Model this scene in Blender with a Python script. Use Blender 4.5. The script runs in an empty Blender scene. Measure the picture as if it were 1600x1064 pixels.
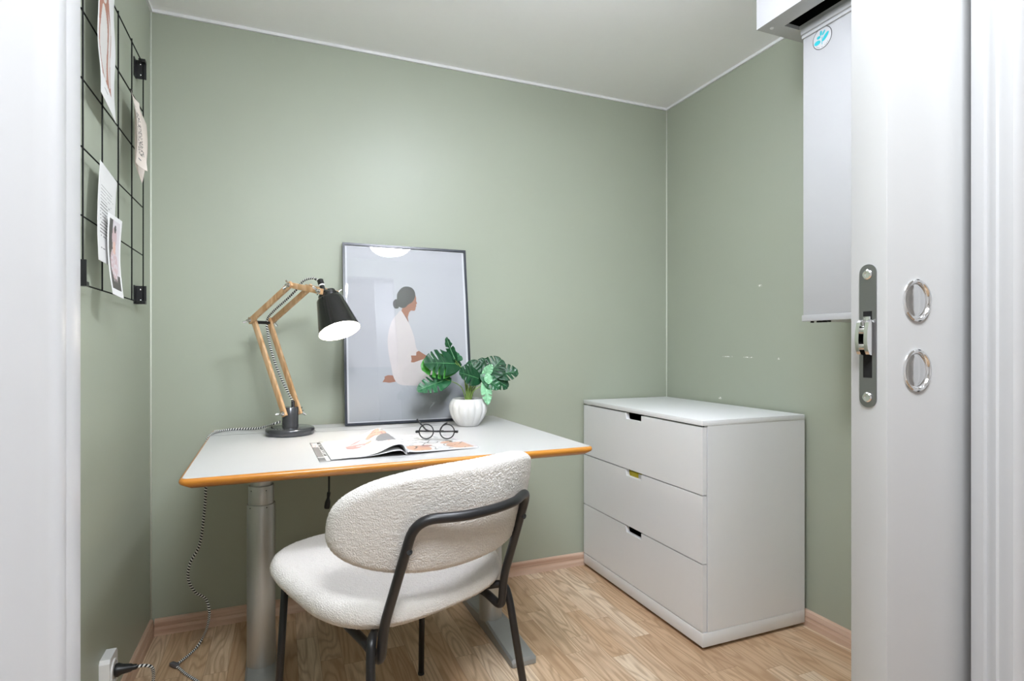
import bpy, bmesh, math, random
from mathutils import Vector, Matrix, noise
from mathutils.geometry import tessellate_polygon
from math import sin, cos, pi, radians, sqrt, atan2, floor

random.seed(7)
scn = bpy.context.scene
COL = scn.collection
V = Vector
WM = {}                                   # object name -> world matrix at build time

# ------------------------------------------------------------------ materials
def lin(c):
    if isinstance(c, str):
        c = [int(c[i:i + 2], 16) / 255 for i in (0, 2, 4)]
    return tuple(x / 12.92 if x <= .04045 else ((x + .055) / 1.055) ** 2.4 for x in c) + (1,)

class NT:
    def __init__(s, name):
        s.m = bpy.data.materials.new(name); s.m.use_nodes = True
        s.t = s.m.node_tree; s.b = s.t.nodes['Principled BSDF']; s.o = s.t.nodes['Material Output']
    def n(s, typ, **k):
        x = s.t.nodes.new(typ)
        for a, v in k.items():
            if a.startswith('i_'): x.inputs[a[2:].replace('_', ' ')].default_value = v
            else: setattr(x, a, v)
        return x
    def l(s, a, b): s.t.links.new(a, b)
    def math(s, op, a, b=None, c=None):
        x = s.n('ShaderNodeMath', operation=op)
        for i, v in enumerate((a, b, c)):
            if v is None: continue
            if isinstance(v, (int, float)): x.inputs[i].default_value = v
            else: s.l(v, x.inputs[i])
        return x.outputs[0]
    def mix(s, f, a, b, mode='MIX'):
        x = s.n('ShaderNodeMix', data_type='RGBA', blend_type=mode)
        for i, v in ((0, f), (6, a), (7, b)):
            if isinstance(v, (int, float, tuple)): x.inputs[i].default_value = v
            else: s.l(v, x.inputs[i])
        return x.outputs[2]

def mat(name, col, rough=.5, metal=0., var=.04, scale=30., bump=0., bscale=200., coat=0., spec=.5, sheen=0., emit=None, estr=0., stretch=None):
    """principled surface with a slight procedural colour variation and optional fine bump"""
    k = NT(name); c = lin(col); b = k.b
    tc = k.n('ShaderNodeTexCoord'); vec = tc.outputs['Object']
    if stretch:
        mp = k.n('ShaderNodeMapping'); mp.inputs['Scale'].default_value = stretch; k.l(vec, mp.inputs[0]); vec = mp.outputs[0]
    nz = k.n('ShaderNodeTexNoise', i_Scale=scale, i_Detail=4.); k.l(vec, nz.inputs['Vector'])
    d = tuple(x * (1 - var) for x in c[:3]) + (1,); e = tuple(min(1, x * (1 + var)) for x in c[:3]) + (1,)
    k.l(k.mix(nz.outputs['Fac'], d, e), b.inputs['Base Color'])
    b.inputs['Roughness'].default_value = rough; b.inputs['Metallic'].default_value = metal
    b.inputs['Coat Weight'].default_value = coat; b.inputs['Specular IOR Level'].default_value = spec
    if sheen: b.inputs['Sheen Weight'].default_value = sheen; b.inputs['Sheen Roughness'].default_value = .6
    if bump:
        n2 = k.n('ShaderNodeTexNoise', i_Scale=bscale, i_Detail=3.); k.l(vec, n2.inputs['Vector'])
        bp = k.n('ShaderNodeBump', i_Strength=bump, i_Distance=.002); k.l(n2.outputs['Fac'], bp.inputs['Height']); k.l(bp.outputs[0], b.inputs['Normal'])
    if emit:
        b.inputs['Emission Color'].default_value = lin(emit); b.inputs['Emission Strength'].default_value = estr
    return k.m

def wood_mat(name, c1, c2, c3, axis='X', scale=1., rough=.4, coat=0.):
    k = NT(name); tc = k.n('ShaderNodeTexCoord'); mp = k.n('ShaderNodeMapping')
    s = {'X': (1.2, 22, 22), 'Y': (22, 1.2, 22), 'Z': (22, 22, 1.2)}[axis]
    mp.inputs['Scale'].default_value = tuple(x * scale for x in s)
    k.l(tc.outputs['Object'], mp.inputs[0])
    n1 = k.n('ShaderNodeTexNoise', i_Scale=1.5, i_Detail=5., i_Distortion=.6); k.l(mp.outputs[0], n1.inputs['Vector'])
    r = k.n('ShaderNodeValToRGB'); k.l(n1.outputs['Fac'], r.inputs[0])
    e = r.color_ramp.elements; e[0].position = .3; e[0].color = lin(c1); e[1].position = .72; e[1].color = lin(c3)
    x = e.new(.5); x.color = lin(c2)
    k.l(r.outputs[0], k.b.inputs['Base Color']); k.b.inputs['Roughness'].default_value = rough; k.b.inputs['Coat Weight'].default_value = coat
    return k.m

def floor_mat():
    k = NT('oak_parquet'); g = k.n('ShaderNodeNewGeometry'); sp = k.n('ShaderNodeSeparateXYZ'); k.l(g.outputs['Position'], sp.inputs[0])
    X, Y = sp.outputs[0], sp.outputs[1]; w = .068
    xs = k.math('DIVIDE', X, w); i = k.math('FLOOR', xs); fx = k.math('FRACT', xs)
    def wn(a, b=None):
        cb = k.n('ShaderNodeCombineXYZ'); k.l(a, cb.inputs[0])
        if b is not None: k.l(b, cb.inputs[1])
        x = k.n('ShaderNodeTexWhiteNoise', noise_dimensions='3D'); k.l(cb.outputs[0], x.inputs['Vector']); return x
    ri = wn(i); off = k.math('MULTIPLY', ri.outputs['Value'], 3.1)
    sc = k.n('ShaderNodeSeparateColor'); k.l(ri.outputs['Color'], sc.inputs[0])
    L = k.math('MULTIPLY_ADD', sc.outputs[1], .22, .30)
    ys = k.math('DIVIDE', k.math('ADD', Y, off), L); j = k.math('FLOOR', ys); fy = k.math('FRACT', ys)
    rc = wn(i, j); val = rc.outputs['Value']
    ramp = k.n('ShaderNodeValToRGB'); k.l(val, ramp.inputs[0]); e = ramp.color_ramp.elements
    e[0].color = lin(FLOOR_C[0]); e[1].color = lin(FLOOR_C[-1])
    for q, c in enumerate(FLOOR_C[1:-1]): x = e.new((q + 1) / (len(FLOOR_C) - 1)); x.color = lin(c)
    # grain: fine streaks and cathedral rings, shifted for every stave
    sh = k.math('MULTIPLY', val, 37.)
    def vec(sx, sy):
        cb = k.n('ShaderNodeCombineXYZ'); k.l(k.math('MULTIPLY', X, sx), cb.inputs[0]); k.l(k.math('MULTIPLY', Y, sy), cb.inputs[1]); k.l(sh, cb.inputs[2]); return cb.outputs[0]
    n1 = k.n('ShaderNodeTexNoise', i_Scale=1., i_Detail=5., i_Roughness=.65); k.l(vec(160, 7), n1.inputs['Vector'])
    n2 = k.n('ShaderNodeTexNoise', i_Scale=1., i_Detail=1.5, i_Distortion=.25); k.l(vec(13, 1.7), n2.inputs['Vector'])
    rings = k.math('SINE', k.math('MULTIPLY', n2.outputs['Fac'], 75.))
    rings = k.math('POWER', k.math('MULTIPLY_ADD', rings, .5, .5), 2.2)
    strength = k.math('MULTIPLY', rings, .5)
    c = k.mix(strength, ramp.outputs[0], lin('947150'))
    mr = k.n('ShaderNodeMapRange'); k.l(n1.outputs['Fac'], mr.inputs['Value']); mr.inputs[1].default_value = .38; mr.inputs[2].default_value = .7; mr.inputs[3].default_value = 0.; mr.inputs[4].default_value = .5
    c = k.mix(mr.outputs[0], c, lin('a37e57'))
    # seams
    def near0(f, t): return k.math('MAXIMUM', k.math('LESS_THAN', f, t), k.math('GREATER_THAN', f, 1 - t))
    seam = k.math('MAXIMUM', near0(fx, .009), near0(fy, .0018))
    c = k.mix(k.math('MULTIPLY', seam, .55), c, lin('7d5a3c'))
    k.l(c, k.b.inputs['Base Color']); k.b.inputs['Roughness'].default_value = .36
    bp = k.n('ShaderNodeBump', i_Strength=.12, i_Distance=.001); k.l(n1.outputs['Fac'], bp.inputs['Height']); k.l(bp.outputs[0], k.b.inputs['Normal'])
    return k.m

def wall_mat(name, col, scuffs=()):
    """rolled satin paint; scuffs are small white chips (x,y,z,ry,rz)"""
    k = NT(name); g = k.n('ShaderNodeNewGeometry'); pos = g.outputs['Position']
    n1 = k.n('ShaderNodeTexNoise', i_Scale=3., i_Detail=3.); k.l(pos, n1.inputs['Vector'])
    c0 = lin(col); c = k.mix(n1.outputs['Fac'], tuple(x * .97 for x in c0[:3]) + (1,), tuple(x * 1.03 for x in c0[:3]) + (1,))
    for (x, y, z, rx, ry, rz) in scuffs:
        sb = k.n('ShaderNodeVectorMath', operation='SUBTRACT'); k.l(pos, sb.inputs[0]); sb.inputs[1].default_value = (x, y, z)
        dv = k.n('ShaderNodeVectorMath', operation='DIVIDE'); k.l(sb.outputs[0], dv.inputs[0]); dv.inputs[1].default_value = (rx, ry, rz)
        ln = k.n('ShaderNodeVectorMath', operation='LENGTH'); k.l(dv.outputs[0], ln.inputs[0])
        nn = k.n('ShaderNodeTexNoise', i_Scale=160.); k.l(pos, nn.inputs['Vector'])
        f = k.math('MULTIPLY', k.math('LESS_THAN', ln.outputs['Value'], 1.), k.math('GREATER_THAN', nn.outputs['Fac'], .5))
        c = k.mix(f, c, lin('f2f2ee'))
    k.l(c, k.b.inputs['Base Color']); k.b.inputs['Roughness'].default_value = .42; k.b.inputs['Specular IOR Level'].default_value = .4
    n2 = k.n('ShaderNodeTexNoise', i_Scale=260., i_Detail=2.); k.l(pos, n2.inputs['Vector'])
    bp = k.n('ShaderNodeBump', i_Strength=.08, i_Distance=.001); k.l(n2.outputs['Fac'], bp.inputs['Height']); k.l(bp.outputs[0], k.b.inputs['Normal'])
    return k.m

def boucle_mat(name, col):
    k = NT(name); tc = k.n('ShaderNodeTexCoord')
    vo = k.n('ShaderNodeTexVoronoi', i_Scale=330.); k.l(tc.outputs['Object'], vo.inputs['Vector'])
    nz = k.n('ShaderNodeTexNoise', i_Scale=240., i_Detail=4., i_Distortion=1.5); k.l(tc.outputs['Object'], nz.inputs['Vector'])
    c0 = lin(col); dk = tuple(x * .86 for x in c0[:3]) + (1,)
    k.l(k.mix(nz.outputs['Fac'], dk, c0), k.b.inputs['Base Color'])
    k.b.inputs['Roughness'].default_value = 1.; k.b.inputs['Sheen Weight'].default_value = .15; k.b.inputs['Specular IOR Level'].default_value = .0
    h = k.math('ADD', nz.outputs['Fac'], vo.outputs['Distance'])
    bp = k.n('ShaderNodeBump', i_Strength=.6, i_Distance=.0025); k.l(h, bp.inputs['Height']); k.l(bp.outputs[0], k.b.inputs['Normal'])
    return k.m

def braid_mat(name, ca, cb):
    """two-colour textile cord: diagonal flecks along the curve, using the tube's uv"""
    k = NT(name); tc = k.n('ShaderNodeTexCoord'); sp = k.n('ShaderNodeSeparateXYZ'); k.l(tc.outputs['UV'], sp.inputs[0])
    a = k.math('FRACT', k.math('ADD', k.math('MULTIPLY', sp.outputs[1], 110.), sp.outputs[0]))
    f = k.math('GREATER_THAN', a, .5)
    k.l(k.mix(f, lin(ca), lin(cb)), k.b.inputs['Base Color']); k.b.inputs['Roughness'].default_value = .8
    return k.m

def glass_mat(name, rough=0.):
    k = NT(name); t = k.t
    tr = k.n('ShaderNodeBsdfTransparent'); gl = k.n('ShaderNodeBsdfGlossy'); gl.inputs['Roughness'].default_value = rough
    fr = k.n('ShaderNodeFresnel', i_IOR=1.5); mx = k.n('ShaderNodeMixShader')
    k.l(fr.outputs[0], mx.inputs[0]); k.l(tr.outputs[0], mx.inputs[1]); k.l(gl.outputs[0], mx.inputs[2]); k.l(mx.outputs[0], k.o.inputs['Surface'])
    t.nodes.remove(k.b); return k.m

FLOOR_C = ['bf9e7e', 'd3b594', 'c9a785', 'e2c9ab', 'ceae8d', 'ead7bd', 'd9bb9d']
GREEN = 'a6ac9b'
M = {}
M['green'] = wall_mat('sage_green_paint', GREEN)
M['green_r'] = wall_mat('sage_green_paint_chipped', GREEN, [(2.206, -.595, 1.26, .02, .012, .004), (2.206, -.42, .972, .02, .035, .0018), (2.206, -.535, .971, .02, .03, .002), (2.206, -.686, .969, .02, .006, .004), (2.206, -.37, .79, .02, .01, .005)])
M['floor'] = floor_mat()
M['white_paint'] = mat('white_paint', 'e9e9e9', .45, var=.01, bump=.03)
M['ceil'] = mat('ceiling_paint', 'fcfcfc', .7, var=.01, bump=.05)
M['gloss_white'] = mat('satin_white_lacquer', 'e8e8e8', .3, var=.01, bump=.02, bscale=90)
M['skirt'] = wood_mat('oak_skirting', 'b08c76', 'ccac95', 'dcc3b0', 'X', 1.)
M['skirt_y'] = wood_mat('oak_skirting_side', 'b08c76', 'ccac95', 'dcc3b0', 'Y', 1.)
M['laminate'] = mat('white_laminate', 'c6c5c5', .32, var=.012, scale=8)
M['groove'] = mat('grey_joint', '6a6866', .6)
M['edge'] = wood_mat('varnished_beech_edge', 'a8661a', 'c07d2c', 'cf8f3c', 'X', .6, .28, .3)
M['alu'] = mat('brushed_aluminium', 'b4b4b0', .38, .75, var=.06, scale=60, stretch=(6, 6, .3))
M['alu_d'] = mat('grey_painted_steel', '9a9b99', .4, .4, var=.03)
M['black'] = mat('black_powder_coat', '1b1b1d', .38, .0, var=.1)
M['wire_black'] = mat('matt_black_wire', '0b0b0c', .6, spec=.2)
M['black_gloss'] = mat('black_gloss_metal', '141414', .2, .0, var=.05, coat=.4)
M['gun'] = mat('smoked_glossy_metal', '55565a', .18, .6, var=.05)
M['blackplastic'] = mat('black_plastic', '141416', .4)
M['frame_black'] = mat('charcoal_frame', '2a2e38', .28, var=.05)
M['lampwood'] = wood_mat('lamp_oak', 'b4875a', 'cba378', 'dfbd98', 'Z', 2.2, .45)
M['chrome'] = mat('polished_chrome', 'e6e6e6', .08, 1., var=.02)
M['steel'] = mat('satin_steel', '8f8f90', .28, .9, var=.04)
M['boucle'] = boucle_mat('white_boucle', 'dfdad5')
M['cord'] = braid_mat('striped_textile_cord', '202226', 'e4e4e0')
M['paper'] = mat('white_paper', 'dedddc', .75, var=.015)
M['paper_gloss'] = mat('glossy_magazine_paper', 'd9d8d8', .3, var=.01)
M['cream'] = mat('cream_card', 'e2d6cc', .8, var=.02)
M['ink'] = mat('dark_ink', '33302f', .7)
M['ink2'] = mat('grey_ink', '7b7877', .7)
M['terracotta'] = mat('terracotta_ink', 'a87867', .75)
M['blush'] = mat('blush_ink', 'dcd2cb', .75)
M['mag_red'] = mat('magazine_red', 'a8706a', .35, var=.15, scale=90)
M['mag_peach'] = mat('magazine_peach', 'c99f86', .35, var=.15, scale=90)
M['mag_rose'] = mat('magazine_rose', 'b98d88', .35, var=.15, scale=90)
M['mag_grey'] = mat('magazine_grey', '6a696c', .35, var=.2, scale=90)
M['oval'] = mat('pale_grey_ink', 'cfccc8', .75)
M['photo_dark'] = mat('photo_dark', '56534f', .45)
M['photo_bg'] = mat('photo_light', 'cfc8cc', .45)
M['photo_pink'] = mat('photo_rose', 'c7aeb0', .45)
M['photo_skin'] = mat('photo_skin', 'd8b3a3', .45)
M['print_bg'] = mat('print_pale_grey', 'b9babe', .6, var=.01)
M['print_floor'] = mat('print_floor_grey', 'b1b4b9', .6, var=.01)
M['print_white'] = mat('print_margin_white', 'dcdde0', .6, var=.005)
M['p_hair'] = mat('print_hair', '3d3b3a', .6, var=.1)
M['p_skin'] = mat('print_skin', '9c6850', .6)
M['p_skin2'] = mat('print_skin_shadow', '7d5645', .6)
M['p_robe'] = mat('print_robe', 'cfc7c5', .6)
M['glass'] = glass_mat('clear_glass')
M['ceramic'] = mat('white_ceramic', 'd6d5d3', .22, var=.01)
M['soil'] = mat('dark_soil', '2b2622', .95, bump=.8, bscale=300)
M['leaf'] = mat('monstera_leaf_dark', '154528', .4, var=.3, scale=60, coat=.05)
M['leaf_mid'] = mat('monstera_leaf_green', '1f5a36', .4, var=.3, scale=60, coat=.05)
M['leaf_fresh'] = mat('monstera_leaf_fresh', '3f8a34', .35, var=.25, scale=60)
M['leaf_pale'] = mat('monstera_leaf_pale', '86bd92', .4, var=.2, scale=60)
M['vein'] = mat('leaf_vein', '5f9a66', .4)
M['stalk'] = mat('plant_stalk', '7f9a50', .45, var=.2)
M['door'] = mat('white_door_lacquer', 'c0c0c0', .3, var=.01, bump=.02, bscale=90)
M['casing'] = mat('pale_grey_trim_paint', 'bebebf', .35, var=.01, bump=.02, bscale=90)
M['unit'] = mat('white_metal_panel', 'b9b9ba', .35, var=.01)
M['chest'] = mat('white_lacquered_board', 'eaeaeb', .42, var=.008)
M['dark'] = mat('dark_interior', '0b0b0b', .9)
M['yellow'] = mat('yellow_packaging', 'd8c51c', .4)
M['teal'] = mat('turquoise_print', '27aeb9', .5)
M['diffuser'] = mat('lamp_diffuser', 'ffffff', .4, emit='eef3ff', estr=38.)
M['bulb'] = mat('bulb_glow', 'ffffff', .4, emit='fff4e2', estr=42.)
M['shade_in'] = mat('white_shade_inside', 'f4f4f2', .5)
M['clamp'] = mat('grey_plug', '5c5c60', .45)

# ------------------------------------------------------------------ object helpers
def props(o, label=None, cat=None, group=None, kind=None):
    for k, v in (('label', label), ('category', cat), ('group', group), ('kind', kind)):
        if v: o[k] = v
    return o

def root(name, loc, label, cat, group=None, rz=0.):
    o = bpy.data.objects.new(name, None); COL.objects.link(o); o.empty_display_size = .05
    o.location = loc; o.rotation_euler = (0, 0, rz)
    WM[o.name] = Matrix.Translation(V(loc)) @ Matrix.Rotation(rz, 4, 'Z')
    return props(o, label, cat, group)

def obj(name, bm, mats, parent=None, smooth=None, label=None, origin=None):
    """bm is in world coordinates; it is moved into the parent's space (or to an origin of its own)"""
    if parent is not None: base = WM[parent.name]
    elif origin is not None: base = Matrix.Translation(V(origin))
    else: base = Matrix()
    bmesh.ops.transform(bm, matrix=base.inverted(), verts=bm.verts)
    me = bpy.data.meshes.new(name); 
    if smooth is not None:
        bmesh.ops.recalc_face_normals(bm, faces=bm.faces)
    bm.to_mesh(me); bm.free()
    for m in (mats if isinstance(mats, (list, tuple)) else [mats]): me.materials.append(M[m] if isinstance(m, str) else m)
    o = bpy.data.objects.new(name, me); COL.objects.link(o)
    if parent is not None: o.parent = parent
    elif origin is not None: o.location = origin
    WM[o.name] = base
    if smooth:
        me.polygons.foreach_set('use_smooth', [True] * len(me.polygons))
        if smooth is not True: me.set_sharp_from_angle(angle=radians(smooth))
    if label: o['label'] = label
    return o

def struct(name, bm, mats, label, cat, parent=None, smooth=None):
    o = obj(name, bm, mats, parent, smooth); o['kind'] = 'structure'
    if parent is None: o['label'] = label; o['category'] = cat
    return o

def B(): return bmesh.new()

def box(bm, x0, x1, y0, y1, z0, z1, mi=0, bev=0., seg=2, mtx=None):
    t = bmesh.new(); bmesh.ops.create_cube(t, size=1.)
    bmesh.ops.transform(t, matrix=Matrix.Translation(((x0 + x1) / 2, (y0 + y1) / 2, (z0 + z1) / 2)) @ Matrix.Diagonal((abs(x1 - x0), abs(y1 - y0), abs(z1 - z0), 1)), verts=t.verts)
    if bev: bmesh.ops.bevel(t, geom=t.edges[:] , offset=bev, segments=seg, affect='EDGES', profile=.5)
    return merge(bm, t, mi, mtx)

def merge(bm, t, mi=0, mtx=None):
    if mtx is not None: bmesh.ops.transform(t, matrix=mtx, verts=t.verts)
    bmesh.ops.recalc_face_normals(t, faces=t.faces)
    mp = [bm.verts.new(v.co) for v in t.verts]; t.verts.index_update()
    uvs = t.loops.layers.uv.active; uvd = bm.loops.layers.uv.verify() if uvs else None
    for f in t.faces:
        nf = bm.faces.new([mp[v.index] for v in f.verts]); nf.material_index = mi if mi is not None else f.material_index; nf.smooth = f.smooth
        if uvs:
            for a, b in zip(nf.loops, f.loops): a[uvd].uv = b[uvs].uv
    t.free(); return bm

def catmull(pts, n=8, closed=False):
    P = [V(p) for p in pts]; out = []; N = len(P)
    rng = range(N if closed else N - 1)
    for i in rng:
        if closed: a, b, c, d = P[i - 1], P[i], P[(i + 1) % N], P[(i + 2) % N]
        else: a, b, c, d = P[max(i - 1, 0)], P[i], P[i + 1], P[min(i + 2, N - 1)]
        for q in range(n):
            t = q / n
            out.append(.5 * ((2 * b) + (c - a) * t + (2 * a - 5 * b + 4 * c - d) * t * t + (3 * b - a - 3 * c + d) * t ** 3))
    if not closed: out.append(P[-1])
    return out

def fillet(pts, r, n=7):
    """polyline with rounded corners"""
    P = [V(p) for p in pts]; out = [P[0]]
    for i in range(1, len(P) - 1):
        a, b, c = P[i - 1], P[i], P[i + 1]; u = (a - b); w = (c - b); rr = r[i - 1] if isinstance(r, (list, tuple)) else r
        q = min(rr, u.length * .49, w.length * .49); s, e = b + u.normalized() * q, b + w.normalized() * q
        for k in range(n + 1):
            t = k / n; out.append(s * (1 - t) ** 2 + b * 2 * t * (1 - t) + e * t * t)
    out.append(P[-1]); return out

def tube(bm, pts, rad, n=10, mi=0, cap=True, closed=False, flat=None):
    """sweep a circle (or a flat rectangle-ish ellipse) along points; uv.y runs in metres"""
    P = [V(p) for p in pts]; N = len(P); t = bmesh.new(); uv = t.loops.layers.uv.new('UV')
    R = rad if isinstance(rad, (list, tuple)) else [rad] * N
    T = []
    for i in range(N):
        if closed: d = P[(i + 1) % N] - P[i - 1]
        else: d = P[min(i + 1, N - 1)] - P[max(i - 1, 0)]
        T.append(d.normalized())
    up = V((0, 0, 1)) if abs(T[0].z) < .9 else V((1, 0, 0))
    nrm = (up - T[0] * up.dot(T[0])).normalized(); rings = []; L = [0.]
    for i in range(N):
        if i: L.append(L[-1] + (P[i] - P[i - 1]).length)
        nrm = (nrm - T[i] * nrm.dot(T[i])).normalized(); bn = T[i].cross(nrm)
        rings.append([t.verts.new(P[i] + (nrm * cos(2 * pi * k / n) + bn * sin(2 * pi * k / n) * (flat or 1.)) * R[i]) for k in range(n)])
    for i in range(N if closed else N - 1):
        a, b = rings[i], rings[(i + 1) % N]
        for k in range(n):
            f = t.faces.new((a[k], a[(k + 1) % n], b[(k + 1) % n], b[k])); f.smooth = True
            l1 = L[(i + 1)] if i + 1 < N else L[-1] + .01
            for lp, q in zip(f.loops, ((k / n, L[i]), ((k + 1) / n, L[i]), ((k + 1) / n, l1), (k / n, l1))): lp[uv].uv = q
    if cap and not closed:
        t.faces.new(rings[0][::-1]); t.faces.new(rings[-1])
    return merge(bm, t, mi)

def lathe(bm, prof, n=48, mi=0, mtx=None, mod=None):
    """prof: (r,z) list about local Z"""
    t = bmesh.new(); rings = []
    for (r, z) in prof:
        if r < 1e-6: rings.append([t.verts.new((0, 0, z))])
        else:
            rings.append([t.verts.new(((r * (mod(2 * pi * k / n, z) if mod else 1)) * cos(2 * pi * k / n), (r * (mod(2 * pi * k / n, z) if mod else 1)) * sin(2 * pi * k / n), z)) for k in range(n)])
    for a, b in zip(rings, rings[1:]):
        if len(a) == 1 and len(b) == 1: continue
        for k in range(n):
            k2 = (k + 1) % n
            if len(a) == 1: t.faces.new((a[0], b[k2], b[k]))
            elif len(b) == 1: t.faces.new((a[k], a[k2], b[0]))
            else: t.faces.new((a[k], a[k2], b[k2], b[k]))
    for f in t.faces: f.smooth = True
    return merge(bm, t, mi, mtx)

def prism(bm, poly, fn, d0, d1, mi=0):
    """extrude a 2-D polygon; fn(u,v,d) -> point"""
    t = bmesh.new(); a = [t.verts.new(fn(u, v, d0)) for u, v in poly]; b = [t.verts.new(fn(u, v, d1)) for u, v in poly]; n = len(poly)
    if n <= 4: t.faces.new(a[::-1]); t.faces.new(b)
    else:
        for tri in tessellate_polygon([[V((u, v, 0)) for u, v in poly]]):
            p, q, r = tri
            t.faces.new((a[p], a[q], a[r])); t.faces.new((b[p], b[r], b[q]))
    for i in range(n): t.faces.new((a[i], a[(i + 1) % n], b[(i + 1) % n], b[i]))
    return merge(bm, t, mi)

def axis_mtx(p, d):
    """matrix taking local Z to d at p"""
    return Matrix.Translation(V(p)) @ V(d).normalized().to_track_quat('Z', 'Y').to_matrix().to_4x4()

def cyl(bm, p0, p1, r, n=20, mi=0, bev=0.):
    p0, p1 = V(p0), V(p1); L = (p1 - p0).length
    pr = [(0, 0), (r - bev, 0), (r, bev), (r, L - bev), (r - bev, L), (0, L)] if bev else [(0, 0), (r, 0), (r, L), (0, L)]
    return lathe(bm, pr, n, mi, axis_mtx(p0, p1 - p0))

def bar(bm, p0, p1, side, w, h, mi=0, bev=.0015):
    """rectangular stick from p0 to p1: w along 'side', h across"""
    p0, p1 = V(p0), V(p1); d = (p1 - p0); L = d.length; z = d.normalized(); x = V(side); x = (x - z * x.dot(z)).normalized(); y = z.cross(x)
    m = Matrix((x, y, z)).transposed().to_4x4(); m.translation = (p0 + p1) / 2
    return box(bm, -w / 2, w / 2, -h / 2, h / 2, -L / 2, L / 2, mi, bev, 2, m)

def sheet(bm, P, ns, nt, paint=None, th=.0004, back=0):
    """thin closed sheet over P(s,t); paint(s,t) chooses the material slot of each cell"""
    t = bmesh.new(); top = []; bot = []
    for j in range(nt + 1):
        ra = []; rb = []
        for i in range(ns + 1):
            s, q = i / ns, j / nt; e = 1e-3; p = V(P(s, q))
            du = V(P(min(s + e, 1), q)) - V(P(max(s - e, 0), q)); dv = V(P(s, min(q + e, 1))) - V(P(s, max(q - e, 0)))
            n = du.cross(dv).normalized(); ra.append(t.verts.new(p)); rb.append(t.verts.new(p - n * th))
        top.append(ra); bot.append(rb)
    for j in range(nt):
        for i in range(ns):
            f = t.faces.new((top[j][i], top[j][i + 1], top[j + 1][i + 1], top[j + 1][i])); f.smooth = True
            f.material_index = paint((i + .5) / ns, (j + .5) / nt) if paint else 0
            g = t.faces.new((bot[j][i], bot[j + 1][i], bot[j + 1][i + 1], bot[j][i + 1])); g.material_index = back; g.smooth = True
    for i in range(ns):
        for a, b, r in ((top[0], bot[0], 0), (top[-1], bot[-1], 1)): t.faces.new((a[i], b[i], b[i + 1], a[i + 1]))
    for j in range(nt):
        for c in (0, -1): t.faces.new((top[j][c], top[j + 1][c], bot[j + 1][c], bot[j][c]))
    return merge(bm, t, None)

def inpoly(x, y, poly):
    c = False; n = len(poly); j = n - 1
    for i in range(n):
        xi, yi = poly[i]; xj, yj = poly[j]
        if (yi > y) != (yj > y) and x < (xj - xi) * (y - yi) / (yj - yi) + xi: c = not c
        j = i
    return c

def rnd(a, b=0): 
    v = sin(a * 127.1 + b * 311.7) * 43758.5453; return v - floor(v)

# ------------------------------------------------------------------ the room
W, H = 2.206, 2.2
YF = -1.785                                # inner face of the door wall
b = B(); box(b, -1.3, 3.2, -3.4, .1, -.06, 0); struct('floor', b, 'floor', 'oak parquet floor', 'floor')
b = B(); box(b, -1.3, 3.2, -3.4, .1, H, H + .06); struct('ceiling', b, 'ceil', 'plain white ceiling', 'ceiling')
b = B(); box(b, -.1, W + .1, 0, .1, 0, H); struct('wall_back', b, 'green', 'sage green wall behind the desk', 'wall')
b = B(); box(b, -.1, 0, YF, 0, 0, H); struct('wall_left', b, 'green', 'sage green wall carrying the wire grid', 'wall')
b = B(); box(b, W, W + .1, YF, 0, 0, H); struct('wall_right', b, 'green_r', 'sage green wall behind the white chest of drawers', 'wall')
b = B()
box(b, -.1, .2, -1.93, YF - .0005, 0, H); box(b, .2, .27, -1.84, YF - .001, 0, H); box(b, 1.19, W + .1, -1.93, -1.903, 0, H); box(b, 1.19, W + .1, -1.827, YF - .0005, 0, H)
box(b, .2, 1.19, -1.93, -1.903, 2.06, H); box(b, .27, 1.19, -1.827, YF - .0005, 2.06, H)
box(b, 0, .27, YF - .0004, YF, 0, H, 1); box(b, 1.19, W, YF - .0004, YF, 0, H, 1); box(b, .27, 1.19, YF - .0004, YF, 2.06, H, 1)
struct('wall_front', b, ['white_paint', 'green'], 'white wall around the sliding door opening', 'wall')
b = B(); box(b, -1.3, -1.2, -3.4, -1.93, 0, H); box(b, 3.1, 3.2, -3.4, -1.93, 0, H); box(b, -1.3, 3.2, -3.5, -3.4, 0, H)
box(b, -1.3, -.1, -1.93, -1.83, 0, H); box(b, W + .1, 3.2, -1.93, -1.83, 0, H)
struct('wall_hall', b, 'white_paint', 'white walls of the hall outside the door', 'wall')

def skirting(poly_axis, a0, a1, fixed, sgn, name, m, label):
    prof = [(0, 0), (.014, 0), (.014, .020), (.011, .030), (.012, .036), (.009, .052), (.004, .057), (0, .057)]
    b = B()
    if poly_axis == 'x': prism(b, prof, lambda u, v, d: V((d, fixed + sgn * u, v)), a0, a1)
    else: prism(b, prof, lambda u, v, d: V((fixed + sgn * u, d, v)), a0, a1)
    return struct(name, b, m, label, 'skirting board')
skirting('x', .0142, W - .0142, 0, -1, 'baseboard_back', 'skirt', 'oak skirting board along the back wall')
skirting('y', YF, 0, 0, 1, 'baseboard_left', 'skirt_y', 'oak skirting board along the left wall')
skirting('y', YF, 0, W, -1, 'baseboard_right', 'skirt_y', 'oak skirting board along the right wall')
def cove(name, p, label):
    b = B(); box(b, *p); return struct(name, b, 'white_paint', label, 'trim')
cove('trim_1', (.009, W - .009, -.009, -.0002, H - .011, H - .0002), 'white ceiling trim above the back wall')
cove('trim_2', (.0002, .009, YF, -.0002, H - .011, H - .0002), 'white ceiling trim above the left wall')
cove('trim_3', (W - .009, W - .0002, YF, -.0002, H - .011, H - .0002), 'white ceiling trim above the right wall')
M['caulk'] = mat('pale_green_sealant', 'd8dccf', .5)
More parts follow.
